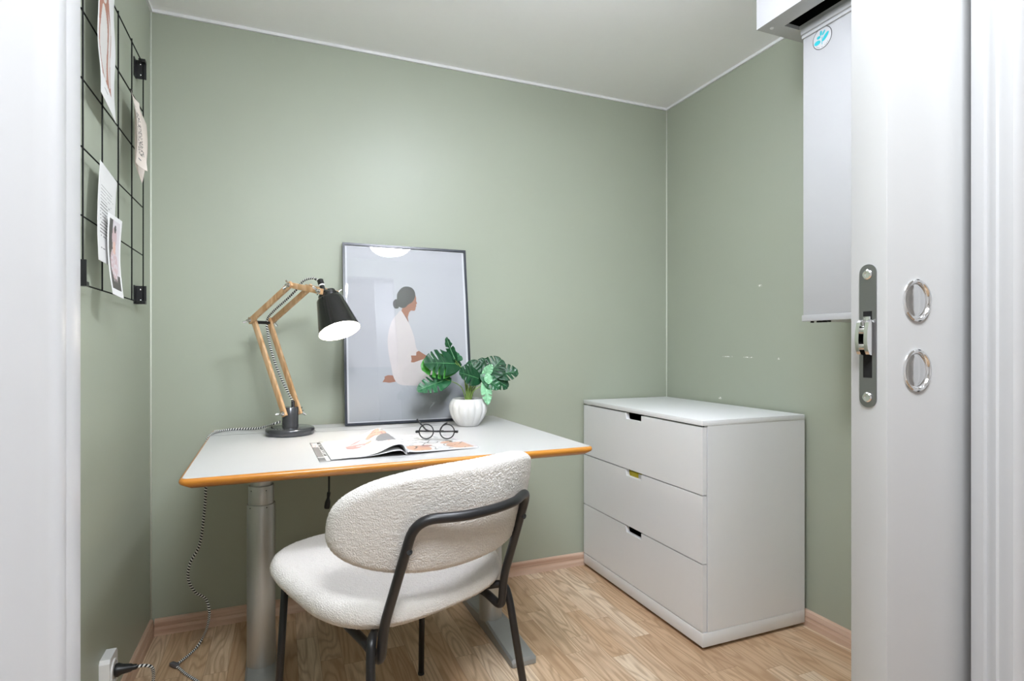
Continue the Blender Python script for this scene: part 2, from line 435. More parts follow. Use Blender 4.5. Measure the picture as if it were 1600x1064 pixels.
for nm, x, lb in (('trim_4', .0022, 'thin sealant line in the back left corner'), ('trim_5', W - .0022, 'thin sealant line in the back right corner')):
    b = B(); cyl(b, (x, -.0022, .057), (x, -.0022, H - .011), 0.003, 8); struct(nm, b, 'caulk', lb, 'trim', smooth=True)

# left door frame (casing with a stepped, rounded edge)
def extr_z(bm, poly, z0, z1): return prism(bm, poly, lambda u, v, d: V((u, v, d)), z0, z1)
b = B()
extr_z(b, [(.0, -1.8415), (.273, -1.8415), (.2795, -1.8405), (.2838, -1.8365), (.2855, -1.830), (.2858, -1.8205), (.2848, -1.8185), (.2848, -1.815), (.2855, -1.813), (.2855, -1.788), (.284, -1.784), (.0, -1.784)], 0, 2.06)
struct('trim_6', b, 'casing', 'white door frame at the left edge of the opening', 'door frame', smooth=35)
# right door frame, profiled
b = B()
extr_z(b, [(1.19, -1.903), (1.182, -1.903), (1.1805, -1.908), (1.1805, -1.9165), (1.184, -1.918), (1.184, -1.921), (1.1825, -1.9235), (1.182, -1.928), (1.184, -1.930), (1.184, -1.933), (1.183, -1.936), (1.183, -1.944), (1.186, -1.9465), (1.192, -1.949), (1.20, -1.950), (1.30, -1.951), (1.30, -1.9305), (1.19, -1.9305)], 0, 2.06)
struct('trim_7', b, 'casing', 'white profiled door frame at the right edge of the opening', 'door frame', smooth=35)

# sliding door in its pocket
DX, DY0, DY1 = 1.059, -1.887, -1.843
b = B(); box(b, DX, DX + .86, DY0, DY1, .012, 2.05, 0, .0015, 2)
door = struct('door_1', b, 'door', 'white sliding door leaf pulled out of the wall pocket', 'door', smooth=30)
door['label'] = 'white sliding door leaf half drawn from its wall pocket'
def stadium(cy, cz, w, h, n=12):
    r = w / 2; o = []
    for k in range(n + 1): a = pi * k / n; o.append((cy + r * cos(a), cz + h / 2 - r + r * sin(a)))
    for k in range(n + 1): a = pi + pi * k / n; o.append((cy + r * cos(a), cz - h / 2 + r + r * sin(a)))
    return o
YC = -1.865
b = B(); prism(b, stadium(YC, 1.0275, .0205, .166), lambda u, v, d: V((d, u, v)), DX - .0012, DX + .0005)
plate = obj('lock_plate', b, 'steel', door, smooth=30, label='grey metal lock plate with round ends')
for z in (1.0985, .9565):
    b = B(); lathe(b, [(0, .0016), (.0022, .0016), (.0024, .0026), (.0046, .0026), (.0058, .0014), (.006, 0)], 24, 0, axis_mtx((DX - .0012, YC, z), (-1, 0, 0)))
    obj('screw', b, 'chrome', plate, smooth=30)
b = B(); box(b, DX - .0016, DX - .0004, YC - .0052, YC + .0052, .979, 1.056, 0); obj('slot', b, 'dark', plate, label='dark bolt slot')
b = B()
poly = [(-.0, 1.043), (.004, 1.046), (.008, 1.043), (.0105, 1.034), (.0112, 1.022), (.010, 1.012), (.007, 1.006), (.003, 1.005), (.0, 1.008)]
prism(b, poly, lambda u, v, d: V((DX - .0015 - u, d, v)), YC - .0075, YC - .003)
prism(b, poly, lambda u, v, d: V((DX - .0015 - u, d, v)), YC + .003, YC + .0075)
cyl(b, (DX - .007, YC - .0071, 1.033), (DX - .007, YC + .0071, 1.033), .0042, 20); cyl(b, (DX - .007, YC - .0071, 1.015), (DX - .007, YC + .0071, 1.015), .0042, 20)
box(b, DX - .0035, DX - .0012, YC - .0045, YC + .0045, 1.038, 1.050, 0, .0008)
obj('hook_bolt', b, 'chrome', plate, smooth=35, label='bright chrome hook bolt')
for z in (1.0685, .9875):
    b = B(); lathe(b, [(.0245, 0), (.0245, .0016), (.0232, .0026), (.0212, .0026), (.0202, .0016), (.0196, -.0004), (.0185, .0002), (.014, .0006), (0, .0008)], 48, 0, axis_mtx((1.1095, DY0, z), (0, -1, 0)))
    obj('finger_pull', b, 'chrome', door, smooth=30, label='round chrome recessed finger pull')

# ------------------------------------------------------------------ ventilation box and wall unit
BX0, BY1, BY0, BZ = 1.797, -.976, -1.78, 2.0
b = B()
box(b, BX0, BX0 + .012, BY0, BY1, BZ, H - .0005)                      # front
box(b, BX0 + .012, W - .001, BY1 - .012, BY1, BZ, H - .0005)           # far end
sl0, sl1, slf = 1.858, 1.921, -1.026
box(b, BX0 + .012, sl0, BY0, BY1 - .012, BZ, BZ + .012); box(b, sl0, W - .001, slf, BY1 - .012, BZ, BZ + .012); box(b, sl1, W - .001, BY0, slf, BZ, BZ + .012)
vb = root('ceiling_box', (2.0, -1.38, BZ), 'white box under the ceiling with a dark open slot in its underside', 'box')
obj('casing', b, 'unit', vb)
b = B(); box(b, BX0 + .013, W - .002, BY0 + .001, BY1 - .013, H - .03, H - .002); box(b, BX0 + .0125, BX0 + .014, BY0, BY1 - .013, BZ + .013, H - .03); box(b, BX0 + .014, W - .002, BY1 - .0142, BY1 - .0126, BZ + .013, H - .03); box(b, 1.99, 1.994, BY0, BY1 - .02, BZ + .013, H - .03)
obj('lining', b, 'dark', vb, label='black inside of the slot')
b = B(); lathe(b, [(0, .0022), (.0012, .0022), (.0016, .003), (.0046, .0028), (.006, .0012), (.0064, 0)], 24, 0, axis_mtx((1.832, -1.003, BZ), (0, 0, -1))); obj('screw', b, 'white_paint', vb, smooth=30)
UX, UY = 1.925, -1.036
wu = root('wall_unit', (2.06, -1.4, 1.092), 'flat white wall unit with a round leaf sticker, hanging under the ceiling box', 'wall unit')
b = B(); box(b, UX, W - .001, BY0, UY, 1.112, 1.992, 0, .002); obj('body', b, 'unit', wu, smooth=30)
b = B(); box(b, UX - .011, UX + .02, BY0, UY + .001, 1.977, 1.9985, 0, .003); box(b, UX - .006, UX + .02, BY0, UY + .001, 1.966, 1.977, 0, .002); obj('top_rail', b, 'unit', wu, smooth=30)
b = B(); box(b, UX - .004, W - .001, BY0, UY + .002, 1.093, 1.112, 0, .0015); obj('bottom_rail', b, 'unit', wu, smooth=30)
b = B()
for y in (-1.062, -1.083, -1.09, -1.10, -1.108, -1.12): box(b, UX + .004, UX + .012, y - .003, y + .003, 1.088, 1.0932)
obj('vent', b, 'dark', wu, label='black vent teeth under the rail')
b = B(); sc = (-1.103, 1.938)
def disc(bm, cy, cz, ry, rz, x0, x1, rot=0., mi=0, n=36, sq=None):
    pts = []
    for k in range(n):
        a = 2 * pi * k / n; u, v = ry * cos(a), rz * sin(a)
        if sq: v = v * (1 - abs(u / ry) ** 2 * sq)
        pts.append((cy + u * cos(rot) - v * sin(rot), cz + u * sin(rot) + v * cos(rot)))
    return prism(bm, pts, lambda u, v, d: V((d, u, v)), x0, x1, mi)
disc(b, sc[0], sc[1], .0325, .0325, UX - .0004, UX, 0, 1); disc(b, sc[0], sc[1], .0305, .0305, UX - .0006, UX - .0003, 0, 0)
for (dy, dz, ry, rz, a) in [(.014, -.0085, .0085, .0055, 0), (.010, .0045, .0052, .0036, .1), (.0035, .0135, .0062, .003, 1.6), (-.0045, .0115, .0062, .0026, 2.2), (-.0100, -.001, .0115, .0045, 2.35)]:
    disc(b, sc[0] + dy * 1.15, sc[1] + dz * 1.1 + .001, ry * 1.25, rz * 1.25, UX - .0009, UX - .0005, a, 2)
prism(b, [(sc[0] + .001, sc[1] + .004), (sc[0] - .0006, sc[1] + .004), (sc[0] - .0006, sc[1] - .019), (sc[0] + .0014, sc[1] - .019)], lambda u, v, d: V((d, u, v)), UX - .0009, UX - .0005, 2)
for k in range(9):
    a = radians(225 + k * 11.2)
    if k in (3, 5): continue
    disc(b, sc[0] - .0265 * cos(a), sc[1] + .0265 * sin(a), .0016, .0011, UX - .0008, UX - .0005, -a, 3, 8)
obj('sticker', b, ['casing', 'ink', 'teal', 'ink2'], wu, label='round white sticker with turquoise leaf emblem')

# ------------------------------------------------------------------ ceiling lamp (seen in the picture glass)
cl = root('ceiling_lamp', (CLX, CLY, H) if 'CLX' in globals() else (1.09, -1.31, H), 'round white flush ceiling lamp, reflected in the picture glass', 'lamp')
cx_, cy_, _ = cl.location
b = B(); lathe(b, [(0, 0), (.06, 0), (.062, -.004), (.062, -.05), (.105, -.054), (.11, -.058), (0, -.06)], 56, 0, Matrix.Translation((cx_, cy_, H - .0005))); obj('base', b, 'white_paint', cl, smooth=30)
b = B(); lathe(b, [(.06, -.052), (.10, -.056), (.122, -.066), (.134, -.085), (.136, -.105), (.130, -.13), (.112, -.148), (.07, -.16), (0, -.163)], 56, 0, Matrix.Translation((cx_, cy_, H))); obj('diffuser', b, 'diffuser', cl, smooth=30)

# ------------------------------------------------------------------ desk
DZ = .715; DC = V((.748, -.432)); DR = .017; HW, HD = .539, .410
def dk(x, y, z=DZ): 
    return V((DC.x + x * cos(DR) - y * sin(DR), DC.y + x * sin(DR) + y * cos(DR), z))
desk = root('desk', (DC.x, DC.y, 0), 'height-adjustable desk with white top, wooden edge and grey column legs', 'desk', rz=DR)
def rrect(hw, hd, r, n=6, cx=0, cy=0):
    o = []
    for qx, qy, a0 in ((1, 1, 0), (-1, 1, 90), (-1, -1, 180), (1, -1, 270)):
        for k in range(n + 1):
            a = radians(a0 + 90 * k / n); o.append((cx + qx * (hw - r) + r * cos(a), cy + qy * (hd - r) + r * sin(a)))
    return o
b = B(); prism(b, rrect(HW - .002, HD - .002, .012), lambda u, v, d: dk(u, v, d), DZ - .0135, DZ); prism(b, rrect(HW - .022, HD - .022, .008), lambda u, v, d: dk(u, v, d), DZ - .0242, DZ - .013); obj('tabletop', b, 'laminate', desk)
# wooden lipping: bevelled profile swept round the top
prof = [(-.0005, DZ - .0004), (.004, DZ - .003), (.0055, DZ - .009), (.003, DZ - .014), (-.018, DZ - .026), (-.03, DZ - .026), (-.03, DZ - .0245), (-.0205, DZ - .0240), (-.0015, DZ - .0130), (-.0015, DZ - .0004)]
b = B(); rings = []
for (o_, z_) in prof: rings.append([b.verts.new(dk(u, v, z_)) for u, v in rrect(HW + o_, HD + o_, max(.014 + o_, .003))])
n_ = len(rings[0])
for q in range(len(rings)):
    a_, c_ = rings[q], rings[(q + 1) % len(rings)]
    for k in range(n_): b.faces.new((a_[k], a_[(k + 1) % n_], c_[(k + 1) % n_], c_[k]))
obj('edge_band', b, 'edge', desk, smooth=50, label='varnished orange-brown wooden edge')
# joint line of the back strip and the outlined cable flap
def line_on_desk(bm, pts, w=.0026):
    for p, q in zip(pts, pts[1:]):
        p, q = V(p), V(q); d = (q - p).normalized(); s = V((-d.y, d.x)) * w / 2; e = d * w / 2
        box_pts = [p - e + s, p - e - s, q + e - s, q + e + s]
        prism(bm, [(v.x, v.y) for v in box_pts], lambda u, v, d_: dk(u, v, d_), DZ - .0004, DZ + .0003)
b = B(); line_on_desk(b, [(-HW + .003, .262), (-.225, .262)]); obj('joint', b, 'groove', desk)
b = B(); line_on_desk(b, fillet([(.0, .305, 0), (-.206, .305, 0), (-.206, .213, 0), (.30, .213, 0)], .022) and [(v.x, v.y) for v in fillet([(.0, .318, 0), (-.206, .318, 0), (-.206, .215, 0), (.30, .215, 0)], .02)]); obj('cable_flap', b, 'groove', desk, label='outlined cable flap in the desktop')
for sx in (-1, 1):
    lx = -.378 if sx < 0 else .378
    p = dk(lx, .024)
    b = B(); lathe(b, [(0, .04), (.0405, .04), (.0405, .532), (.0395, .534), (.036, .534), (0, .534)], 56, 0, Matrix.Translation((p.x, p.y, 0)))
    leg = obj('leg', b, 'alu', desk, smooth=40)
    b = B(); lathe(b, [(0, .534), (.0365, .534), (.0365, .588), (.0355, .590), (.031, .590), (0, .59)], 48, 0, Matrix.Translation((p.x, p.y, 0))); st = obj('collar', b, 'alu', leg, smooth=40)
    b = B(); lathe(b, [(0, .59), (.030, .59), (.030, .691), (0, .691)], 48, 0, Matrix.Translation((p.x, p.y, 0))); obj('inner_tube', b, 'alu', leg, smooth=40)
    for z_, r_ in ((.527, .0405), (.578, .0365)):
        for k in (-1, 1):
            a = -pi / 2 - .2 + k * .62; d = V((cos(a), sin(a), 0)); b = B(); cyl(b, V((p.x, p.y, z_)) + d * (r_ - .001), V((p.x, p.y, z_)) + d * (r_ + .0004), .0018, 10)
            obj('pin_hole', b, 'dark', leg)
    # foot: ramped top rising to the column
    fx = lx + (.012 if sx > 0 else 0.)
    b = B(); sec = []
    for (y_, h_, w_) in [(-.246, .016, .040), (-.240, .026, .043), (-.12, .034, .043), (-.02, .044, .043), (.075, .044, .043), (.17, .034, .043), (.275, .026, .043), (.281, .016, .040)]:
        sec.append([b.verts.new(dk(fx + u * w_, y_, z_)) for u, z_ in ((-1, .002), (-1, h_ - .006), (-.86, h_), (.86, h_), (1, h_ - .006), (1, .002))])
    for s0, s1 in zip(sec, sec[1:]):
        for k in range(6): b.faces.new((s0[k], s0[(k + 1) % 6], s1[(k + 1) % 6], s1[k]))
    b.faces.new(sec[0][::-1]); b.faces.new(sec[-1])
    for yy in (-.2, .24): cyl(b, dk(fx, yy, 0), dk(fx, yy, .004), .012, 16)
    obj('foot', b, 'alu_d', desk, smooth=30)
b = B()
m_ = Matrix.Translation((DC.x, DC.y, 0)) @ Matrix.Rotation(DR, 4, 'Z')
box(b, -.42, .42, -.006, .054, DZ - .062, DZ - .0245, 0, .003, 2, m_)
for lx in (-.378, .378): box(b, lx - .03, lx + .03, -.22, .27, DZ - .045, DZ - .0245, 0, .003, 2, m_)
obj('frame_rail', b, 'alu_d', desk, smooth=30)
# lead dangling beneath the desk
b = B()
tube(b, catmull([(.577, -.30, DZ - .0255), (.577, -.30, .62), (.5775, -.30, .55), (.577, -.30, .505)], 6), .0032, 8)
lathe(b, [(0, 0), (.005, 0), (.0062, .004), (.0048, .02), (.009, .034), (.010, .05), (.0085, .056), (0, .056)], 20, 0, axis_mtx((.577, -.30, .52), (-.12, 0, -1)))
props(obj('dangling_lead', b, 'blackplastic', smooth=40, origin=(.577, -.30, .46)), 'short black lead with a plug end dangling under the desktop', 'lead')

# ------------------------------------------------------------------ framed picture leaning on the wall
TH = .14739; po = V((.648, -.126, DZ + .0034)); tv = V((0, sin(TH), cos(TH))); nv = V((0, -cos(TH), sin(TH)))
def pp(s, t, d=0.): return po + V((1, 0, 0)) * s + tv * t + nv * d
pic = root('picture_frame', (.898, -.12, DZ), 'large thin black framed print leaning against the wall on the desk', 'picture')
PW, PH, FB = .503, .713, .0085
b = B()
for (s0, s1, t0, t1) in ((0, FB, 0, PH), (PW - FB, PW, 0, PH), (FB, PW - FB, 0, FB), (FB, PW - FB, PH - FB, PH)):
    prism(b, [(s0, t0), (s1, t0), (s1, t1), (s0, t1)], lambda u, v, d: pp(u, v, d), -.020, 0)
obj('frame', b, 'frame_black', pic)
b = B(); prism(b, [(FB, FB), (PW - FB, FB), (PW - FB, PH - FB), (FB, PH - FB)], lambda u, v, d: pp(u, v, d), -.0195, -.0165); obj('backing', b, 'dark', pic)
b = B(); t_ = FB
prism(b, [(t_, t_), (PW - t_, t_), (PW - t_, PH - t_), (t_, PH - t_)], lambda u, v, d: pp(u, v, d), -.0160, -.0080, 0)
lay = [-.0080]
def layer(poly, mi, sm=0):
    lay[0] += .00012
    pl = [(p.x, p.y) for p in catmull([(x, y, 0) for x, y in poly], sm, True)] if sm else poly
    prism(b, [(x + .003, y) for x, y in pl], lambda u, v, d: pp(u, v, d), -.0081, lay[0], mi)
m0 = .013
layer([(m0, m0), (PW - .006 - m0, m0), (PW - .006 - m0, PH - m0), (m0, PH - m0)], 1)
layer([(m0, m0), (PW - .006 - m0, m0), (PW - .006 - m0, .219), (m0, .221)], 2)
hair = [(0.245, 0.547), (0.266, 0.542), (0.278, 0.525), (0.278, 0.505), (0.266, 0.483), (0.249, 0.472), (0.237, 0.46), (0.222, 0.458), (0.212, 0.462), (0.209, 0.456), (0.196, 0.455), (0.189, 0.466), (0.189, 0.481), (0.197, 0.492), (0.204, 0.494), (0.206, 0.514), (0.217, 0.532), (0.23, 0.543)]
face = [(0.279, 0.516), (0.283, 0.501), (0.282, 0.489), (0.286, 0.478), (0.281, 0.473), (0.283, 0.466), (0.279, 0.462), (0.279, 0.454), (0.274, 0.447), (0.26, 0.448), (0.252, 0.44), (0.246, 0.42), (0.249, 0.399), (0.240, 0.41), (0.221, 0.445), (0.226, 0.461), (0.242, 0.484)]
robe = [(0.218, 0.447), (0.230, 0.432), (0.247, 0.402), (0.257, 0.378), (0.269, 0.34), (0.275, 0.302), (0.282, 0.286), (0.300, 0.272), (0.309, 0.234), (0.331, 0.219), (0.38, 0.199), (0.379, 0.173), (0.359, 0.155), (0.298, 0.145), (0.231, 0.146), (0.206, 0.151), (0.192, 0.162), (0.181, 0.185), (0.175, 0.221), (0.166, 0.273), (0.163, 0.325), (0.17, 0.369), (0.184, 0.407), (0.203, 0.431)]
hand = [(0.254, 0.265), (0.275, 0.265), (0.276, 0.278), (0.286, 0.284), (0.321, 0.261), (0.313, 0.252), (0.294, 0.247), (0.264, 0.237), (0.253, 0.238), (0.256, 0.25)]
foot_ = [(0.139, 0.161), (0.149, 0.176), (0.147, 0.182), (0.16, 0.188), (0.18, 0.187), (0.191, 0.162), (0.166, 0.158), (0.15, 0.161)]
layer(foot_, 4); layer(face, 4); layer(robe, 5, 3); layer([(.2335, .4265), (.2375, .4275), (.2480, .4045), (.2487, .3985)], 6); layer(hand, 4); layer(hair, 3, 3)
obj('print', b, ['print_white', 'print_bg', 'print_floor', 'p_hair', 'p_skin', 'p_robe', 'p_skin2'], pic)
b = B(); prism(b, [(FB - .001, FB - .001), (PW - FB + .001, FB - .001), (PW - FB + .001, PH - FB + .001), (FB - .001, PH - FB + .001)], lambda u, v, d: pp(u, v, d), -.0056, -.0040); obj('glass', b, 'glass', pic)

# ------------------------------------------------------------------ desk lamp
ph = .7334; LB = V((.455, -.243, DZ)); la = V((cos(ph), sin(ph), 0)); lb = V((sin(ph), -cos(ph), 0))
def lp(off, s, z): return V((LB.x, LB.y, z)) + la * off + lb * s
lamp = root('desk_lamp', LB, 'desk lamp with jointed wooden arms and glowing black metal shade', 'lamp')
b = B(); lathe(b, [(0, .0002), (.074, .0002), (.0775, .003), (.079, .006), (.079, .020), (.0765, .0235), (.070, .0255), (0, .0265)], 64, 0, Matrix.Translation(LB)); obj('base', b, 'gun', lamp, smooth=40)
b = B(); lathe(b, [(0, .0262), (.0265, .0262), (.0265, .092), (.025, .094), (0, .094)], 40, 0, Matrix.Translation(LB)); cyl(b, LB + la * .012 + V((0, 0, .094)), LB + la * .012 + V((0, 0, .113)), .0058, 16)
col = obj('column', b, 'gun', lamp, smooth=40)
S0, Z0, S1, Z1, S2, Z2, S3, Z3 = .0069, .790, -.1376, 1.1057, .0456, 1.2186, .1694, 1.1938
w1, w2, w3 = .0325, .0443, .0345
def ext(p, q, e): d = (q - p).normalized() * e; return p - d, q + d
for sg in (-1, 1):
    b = B(); p, q = ext(lp(sg * w1, S0, Z0), lp(sg * w1, S1, Z1), .010); bar(b, p, q, la, .0105, .019); obj('lower_arm', b, 'lampwood', lamp, smooth=30)
    b = B(); p, q = ext(lp(sg * w2, S1, Z1), lp(sg * w2, S2, Z2), .010); bar(b, p, q, la, .0105, .019); obj('upper_arm', b, 'lampwood', lamp, smooth=30)
    b = B(); p, q = ext(lp(sg * w3, S2, Z2), lp(sg * w3, S3, Z3), .010); bar(b, p, q, la, .0105, .019); obj('head_arm', b, 'lampwood', lamp, smooth=30)
def wingnut(p, d, spin):
    """bolt end, nut and two splayed wings at p pointing along d"""
    b = B(); d = V(d).normalized(); u = d.cross(V((0, 0, 1))).normalized(); v = d.cross(u); r = u * cos(spin) + v * sin(spin)
    cyl(b, p, p + d * .009, .0052, 14); cyl(b, p - d * .002, p + d * .014, .0022, 10); cyl(b, p - d * .001, p + d * .0015, .0078, 18)
    for s in (-1, 1):
        tube(b, [p + d * .005 + r * s * .004, p + d * .009 + r * s * .009, p + d * .014 + r * s * .0135, p + d * .0175 + r * s * .0155], [.0030, .0036, .0044, .0026], 8, flat=.45)
    return obj('wing_nut', b, 'chrome', lamp, smooth=40)
for sg in (-1, 1):
    wingnut(lp(sg * (w1 + .0055), S0, Z0), la * sg, .5 + sg * .4)
    wingnut(lp(sg * (w2 + .0055), S1, Z1), la * sg, 1.0 + sg * .5)
    wingnut(lp(sg * (w2 + .0055), S2, Z2), la * sg, .9 - sg * .3)
    wingnut(lp(sg * (w3 + .0055), S3, Z3), la * sg, 2.2)
b = B(); cyl(b, lp(-w1 + .005, S1 + .004, Z1 - .006), lp(w1 - .005, S1 + .004, Z1 - .006), .0058, 16); obj('crossbar', b, 'blackplastic', lamp, smooth=40)
b = B(); cyl(b, lp(-w3 + .005, S2, Z2), lp(w3 - .005, S2, Z2), .0045, 16); cyl(b, lp(-w2, S2 + .0, Z2), lp(w2, S2, Z2), .003, 12); obj('crossbar', b, 'blackplastic', lamp, smooth=40)
b = B(); cyl(b, lp(-w1, S0, Z0), lp(w1, S0, Z0), .003, 12); obj('pivot_bolt', b, 'chrome', lamp, smooth=40)
# shade along axis n from its top centre
sn = (lb * .455 + V((0, 0, -.89)) - la * .10).normalized(); st = V((.5745, -.3715, 1.170))
sm = axis_mtx(st, sn)
b = B(); RT, RB, SL = .0435, .0672, .118
lathe(b, [(0, -.0015), (.036, -.0015), (.041, 0), (.0435, .003), (.0446, .010), (RB, SL), (RB - .0014, SL), (.0432, .011), (.041, .0045), (.036, .001), (0, .0012)], 64, 0, sm)
for f in b.faces:
    c = f.calc_center_median(); n = f.normal
    f.normal_update(); ax = (c - st).dot(sn); rad = (c - st) - sn * ax
    if ax > .002 and rad.length > 1e-4 and f.normal.dot(rad) < 0: f.material_index = 1
shade = obj('shade', b, ['black_gloss', 'shade_in'], lamp, smooth=40)
b = B(); lathe(b, [(0, .002), (.016, .002), (.016, .03), (0, .03)], 24, 0, sm); obj('lamp_holder', b, 'shade_in', shade, smooth=40)
b = B(); lathe(b, [(0, .026), (.013, .028), (.016, .040), (.025, .056), (.0285, .070), (.026, .084), (.017, .094), (0, .098)], 32, 0, sm); obj('bulb', b, 'bulb', shade, smooth=True)
b = B()   # neck: pivot block, switch stub and cable tube
hp = lp(0, S3, Z3)
cyl(b, hp - la * (w3 - .0055), hp + la * (w3 - .0055), .009, 20); cyl(b, st - sn * .001 + la * .012, st - sn * .036 + la * .012, .0175, 28, 0, .002)
cyl(b, st + sn * .0 - la * .013 + lb * -.004, st - sn * .070 - la * .013 + lb * -.004, .0078, 18); cyl(b, st - sn * .056 - la * .013 + lb * -.004, st - sn * .0745 - la * .013 + lb * -.004, .0102, 18, 0, .002)
cyl(b, st + sn * .002, st - sn * .018, .034, 32, 0, .003)
obj('neck', b, 'black_gloss', lamp, smooth=40)
b = B(); cyl(b, st - sn * .050 - la * .013 + lb * -.004, st - sn * .0545 - la * .013 + lb * -.004, .0092, 18); obj('ring', b, 'shade_in', lamp, smooth=40, label='white ring on the cable tube')
# cord: head -> along arms -> column ; column -> desk -> floor -> socket
ct = st - sn * .072 - la * .013 + lb * -.004
b = B()
pts = [ct, ct + V((-.012, .008, .003)), lp(0, .135, 1.233), lp(0, .10, 1.243), lp(.0, .06, 1.236), lp(.004, .03, 1.213), lp(.004, -.02, 1.178), lp(.008, -.09, 1.138), lp(.016, -.130, 1.108), lp(.018, -.128, 1.06), lp(.012, -.10, .99), lp(.012, -.065, .92), lp(.012, -.025, .86), lp(.012, .0, DZ + .112)]
tube(b, catmull(pts, 8), .0036, 8)
obj('cord', b, 'cord', lamp, smooth=None)
b = B()
pts = [lp(-.020, -.022, DZ + .045), lp(-.035, -.045, DZ + .036), (.385, -.115, DZ + .018), (.35, -.082, DZ + .0055), (.30, -.070, DZ + .0042), (.255, -.072, DZ + .0042), (.225, -.105, DZ + .0042), (.208, -.155, DZ + .0035), (.198, -.20, DZ - .012), (.1985, -.235, .66),
       (.2005, -.25, .562), (.196, -.25, .48), (.183, -.25, .378), (.156, -.25, .321), (.151, -.25, .27), (.17, -.25, .226), (.199, -.24, .194), (.209, -.235, .146), (.199, -.20, .085), (.180, -.155, .03), (.163, -.165, .006), (.145, -.205, .0045), (.126, -.248, .008), (.118, -.262, .010)]
tube(b, catmull(pts, 10), .0040, 8)
pts = [(.116, -.266, .010), (.132, -.285, .006), (.153, -.321, .0045), (.20, -.392, .0045), (.22, -.45, .0045), (.19, -.50, .0045), (.14, -.515, .0045), (.10, -.49, .006), (.095, -.50, .05), (.105, -.525, .11), (.108, -.555, .155), (.095, -.5645, .170), (.070, -.5645, .172)]
tube(b, catmull(pts, 10), .0040, 8)
cd = obj('power_cord', b, 'cord', lamp, label='black and white striped textile cord running to the floor')
b = B(); bar(b, (.103, -.248, .009), (.125, -.273, .009), (0, 0, 1), .012, .015, 0, .003); obj('cord_switch', b, 'clamp', cd, smooth=30, label='small grey switch in the cord')
b = B(); lathe(b, [(0, 0), (.016, 0), (.017, .006), (.0125, .016), (.010, .034), (.0075, .038), (.0065, .047), (0, .048)], 28, 0, axis_mtx((.0275, -.5645, .172), (1, 0, 0))); obj('plug', b, 'blackplastic', cd, smooth=40, label='black plug')
# wall socket
so = root('wall_socket', (0, -.5645, .172), 'white surface-mounted socket low on the left wall', 'socket')
b = B(); prism(b, [(-.602, .130), (-.527, .130), (-.527, .208), (-.534, .217), (-.595, .217), (-.602, .208)], lambda u, v, d: V((d, u, v)), .0002, .0235); obj('body', b, 'gloss_white', so, smooth=30)
b = B(); lathe(b, [(.030, 0), (.030, .003), (.026, .004), (.0235, .0035), (.0225, .001), (0, .0008)], 40, 0, axis_mtx((.0235, -.5645, .172), (1, 0, 0))); obj('socket_ring', b, 'gloss_white', so, smooth=30)

# ------------------------------------------------------------------ magazine
MZ = DZ + .0004
mag = root('magazine', (.75, -.61, MZ), 'open glossy magazine lying under the round glasses', 'magazine')
def my(s, t, xl, xr):                      # page corners: near t=0, far t=1
    return 0
prof = [(0, .0035), (.10, .004), (.25, .005), (.42, .0065), (.58, .0125), (.70, .022), (.80, .030), (.88, .0325), (.94, .030), (.98, .018), (1.0, .003)]
pc = catmull([(a, c, 0) for a, c in prof], 8)
def prof_at(s):
    L = len(pc) - 1; x = s * L; i = min(int(x), L - 1); f = x - i; return pc[i].lerp(pc[i + 1], f)
def lpage(s, t):
    q = prof_at(s); near = V((.548 + .200 * q.x, -.766 - .004 * q.x)); far = V((.535 + .206 * q.x, -.470 + .004 * q.x)); p = near.lerp(far, t)
    return V((p.x, p.y, MZ + q.y * (1 + .12 * t)))
def paintL(s, t):
    x = s * .205 / .3; 
    def el(cx, cy, rx, ry, a=0):
        u, v = s - cx, t - cy; u, v = u * cos(a) + v * sin(a), -u * sin(a) + v * cos(a); return (u / rx) ** 2 + (v / ry) ** 2 < 1
    if el(.31, .52, .085, .075) and not el(.33,.50,.04,.02): return 3
    if el(.27, .47, .05, .05): return 1
    if el(.29, .43, .05, .03): return 3
    if el(.42, .53, .05, .035, .6): return 2
    if el(.33, .70, .10, .018, 1.0): return 3
    if el(.56, .82, .20, .07, .9) or el(.66, .74, .13, .09, .5): return 2 if rnd(floor(s * 25), floor(t * 30)) < .7 else 1
    if el(.70, .46, .19, .20, .75): return 4
    if el(.74, .37, .16, .05, .75): return 2
    if el(.80, .56, .10, .05, .8): return 2
    if el(.66, .61, .12, .04, .7): return 1
    if el(.74, .90, .05, .03): return 4
    return 0
b = B(); sheet(b, lpage, 84, 90, paintL, .0006); obj('left_page', b, ['paper_gloss', 'mag_red', 'mag_peach', 'mag_rose', 'mag_grey'], mag, label='left page arching up to the spine')
def lunder(s, t):
    q = prof_at(s); p = lpage(s, t); f = .45 if s > .5 else .45 + (.5 - s) * .6
    return V((p.x - .002 * s, p.y + .001, MZ + .0012 + (p.z - MZ) * f))
b = B(); sheet(b, lunder, 40, 6, None, .0008); obj('page', b, 'paper_gloss', mag)
b = B(); sheet(b, lambda s, t: V((lpage(s, t).x, lpage(s, t).y + .012 * (1 - 2 * t), MZ + .0012)), 20, 4, None, .0008); obj('cover', b, 'ink', mag, label='back cover coloured dark for the shaded gap under the arched page')  # shade of the gap below the page is put into this sheet's colour
def rpage(s, t):
    near = V((.748 + .220 * s, -.770 + .042 * s)); far = V((.741 + .192 * s, -.466 + .034 * s)); p = near.lerp(far, t)
    z = .0068 * (1 - s) + .0042 + .006 * math.exp(-s * 16) - (.0075 * math.exp(-s * 90))
    return V((p.x, p.y, MZ + max(z, .001)))
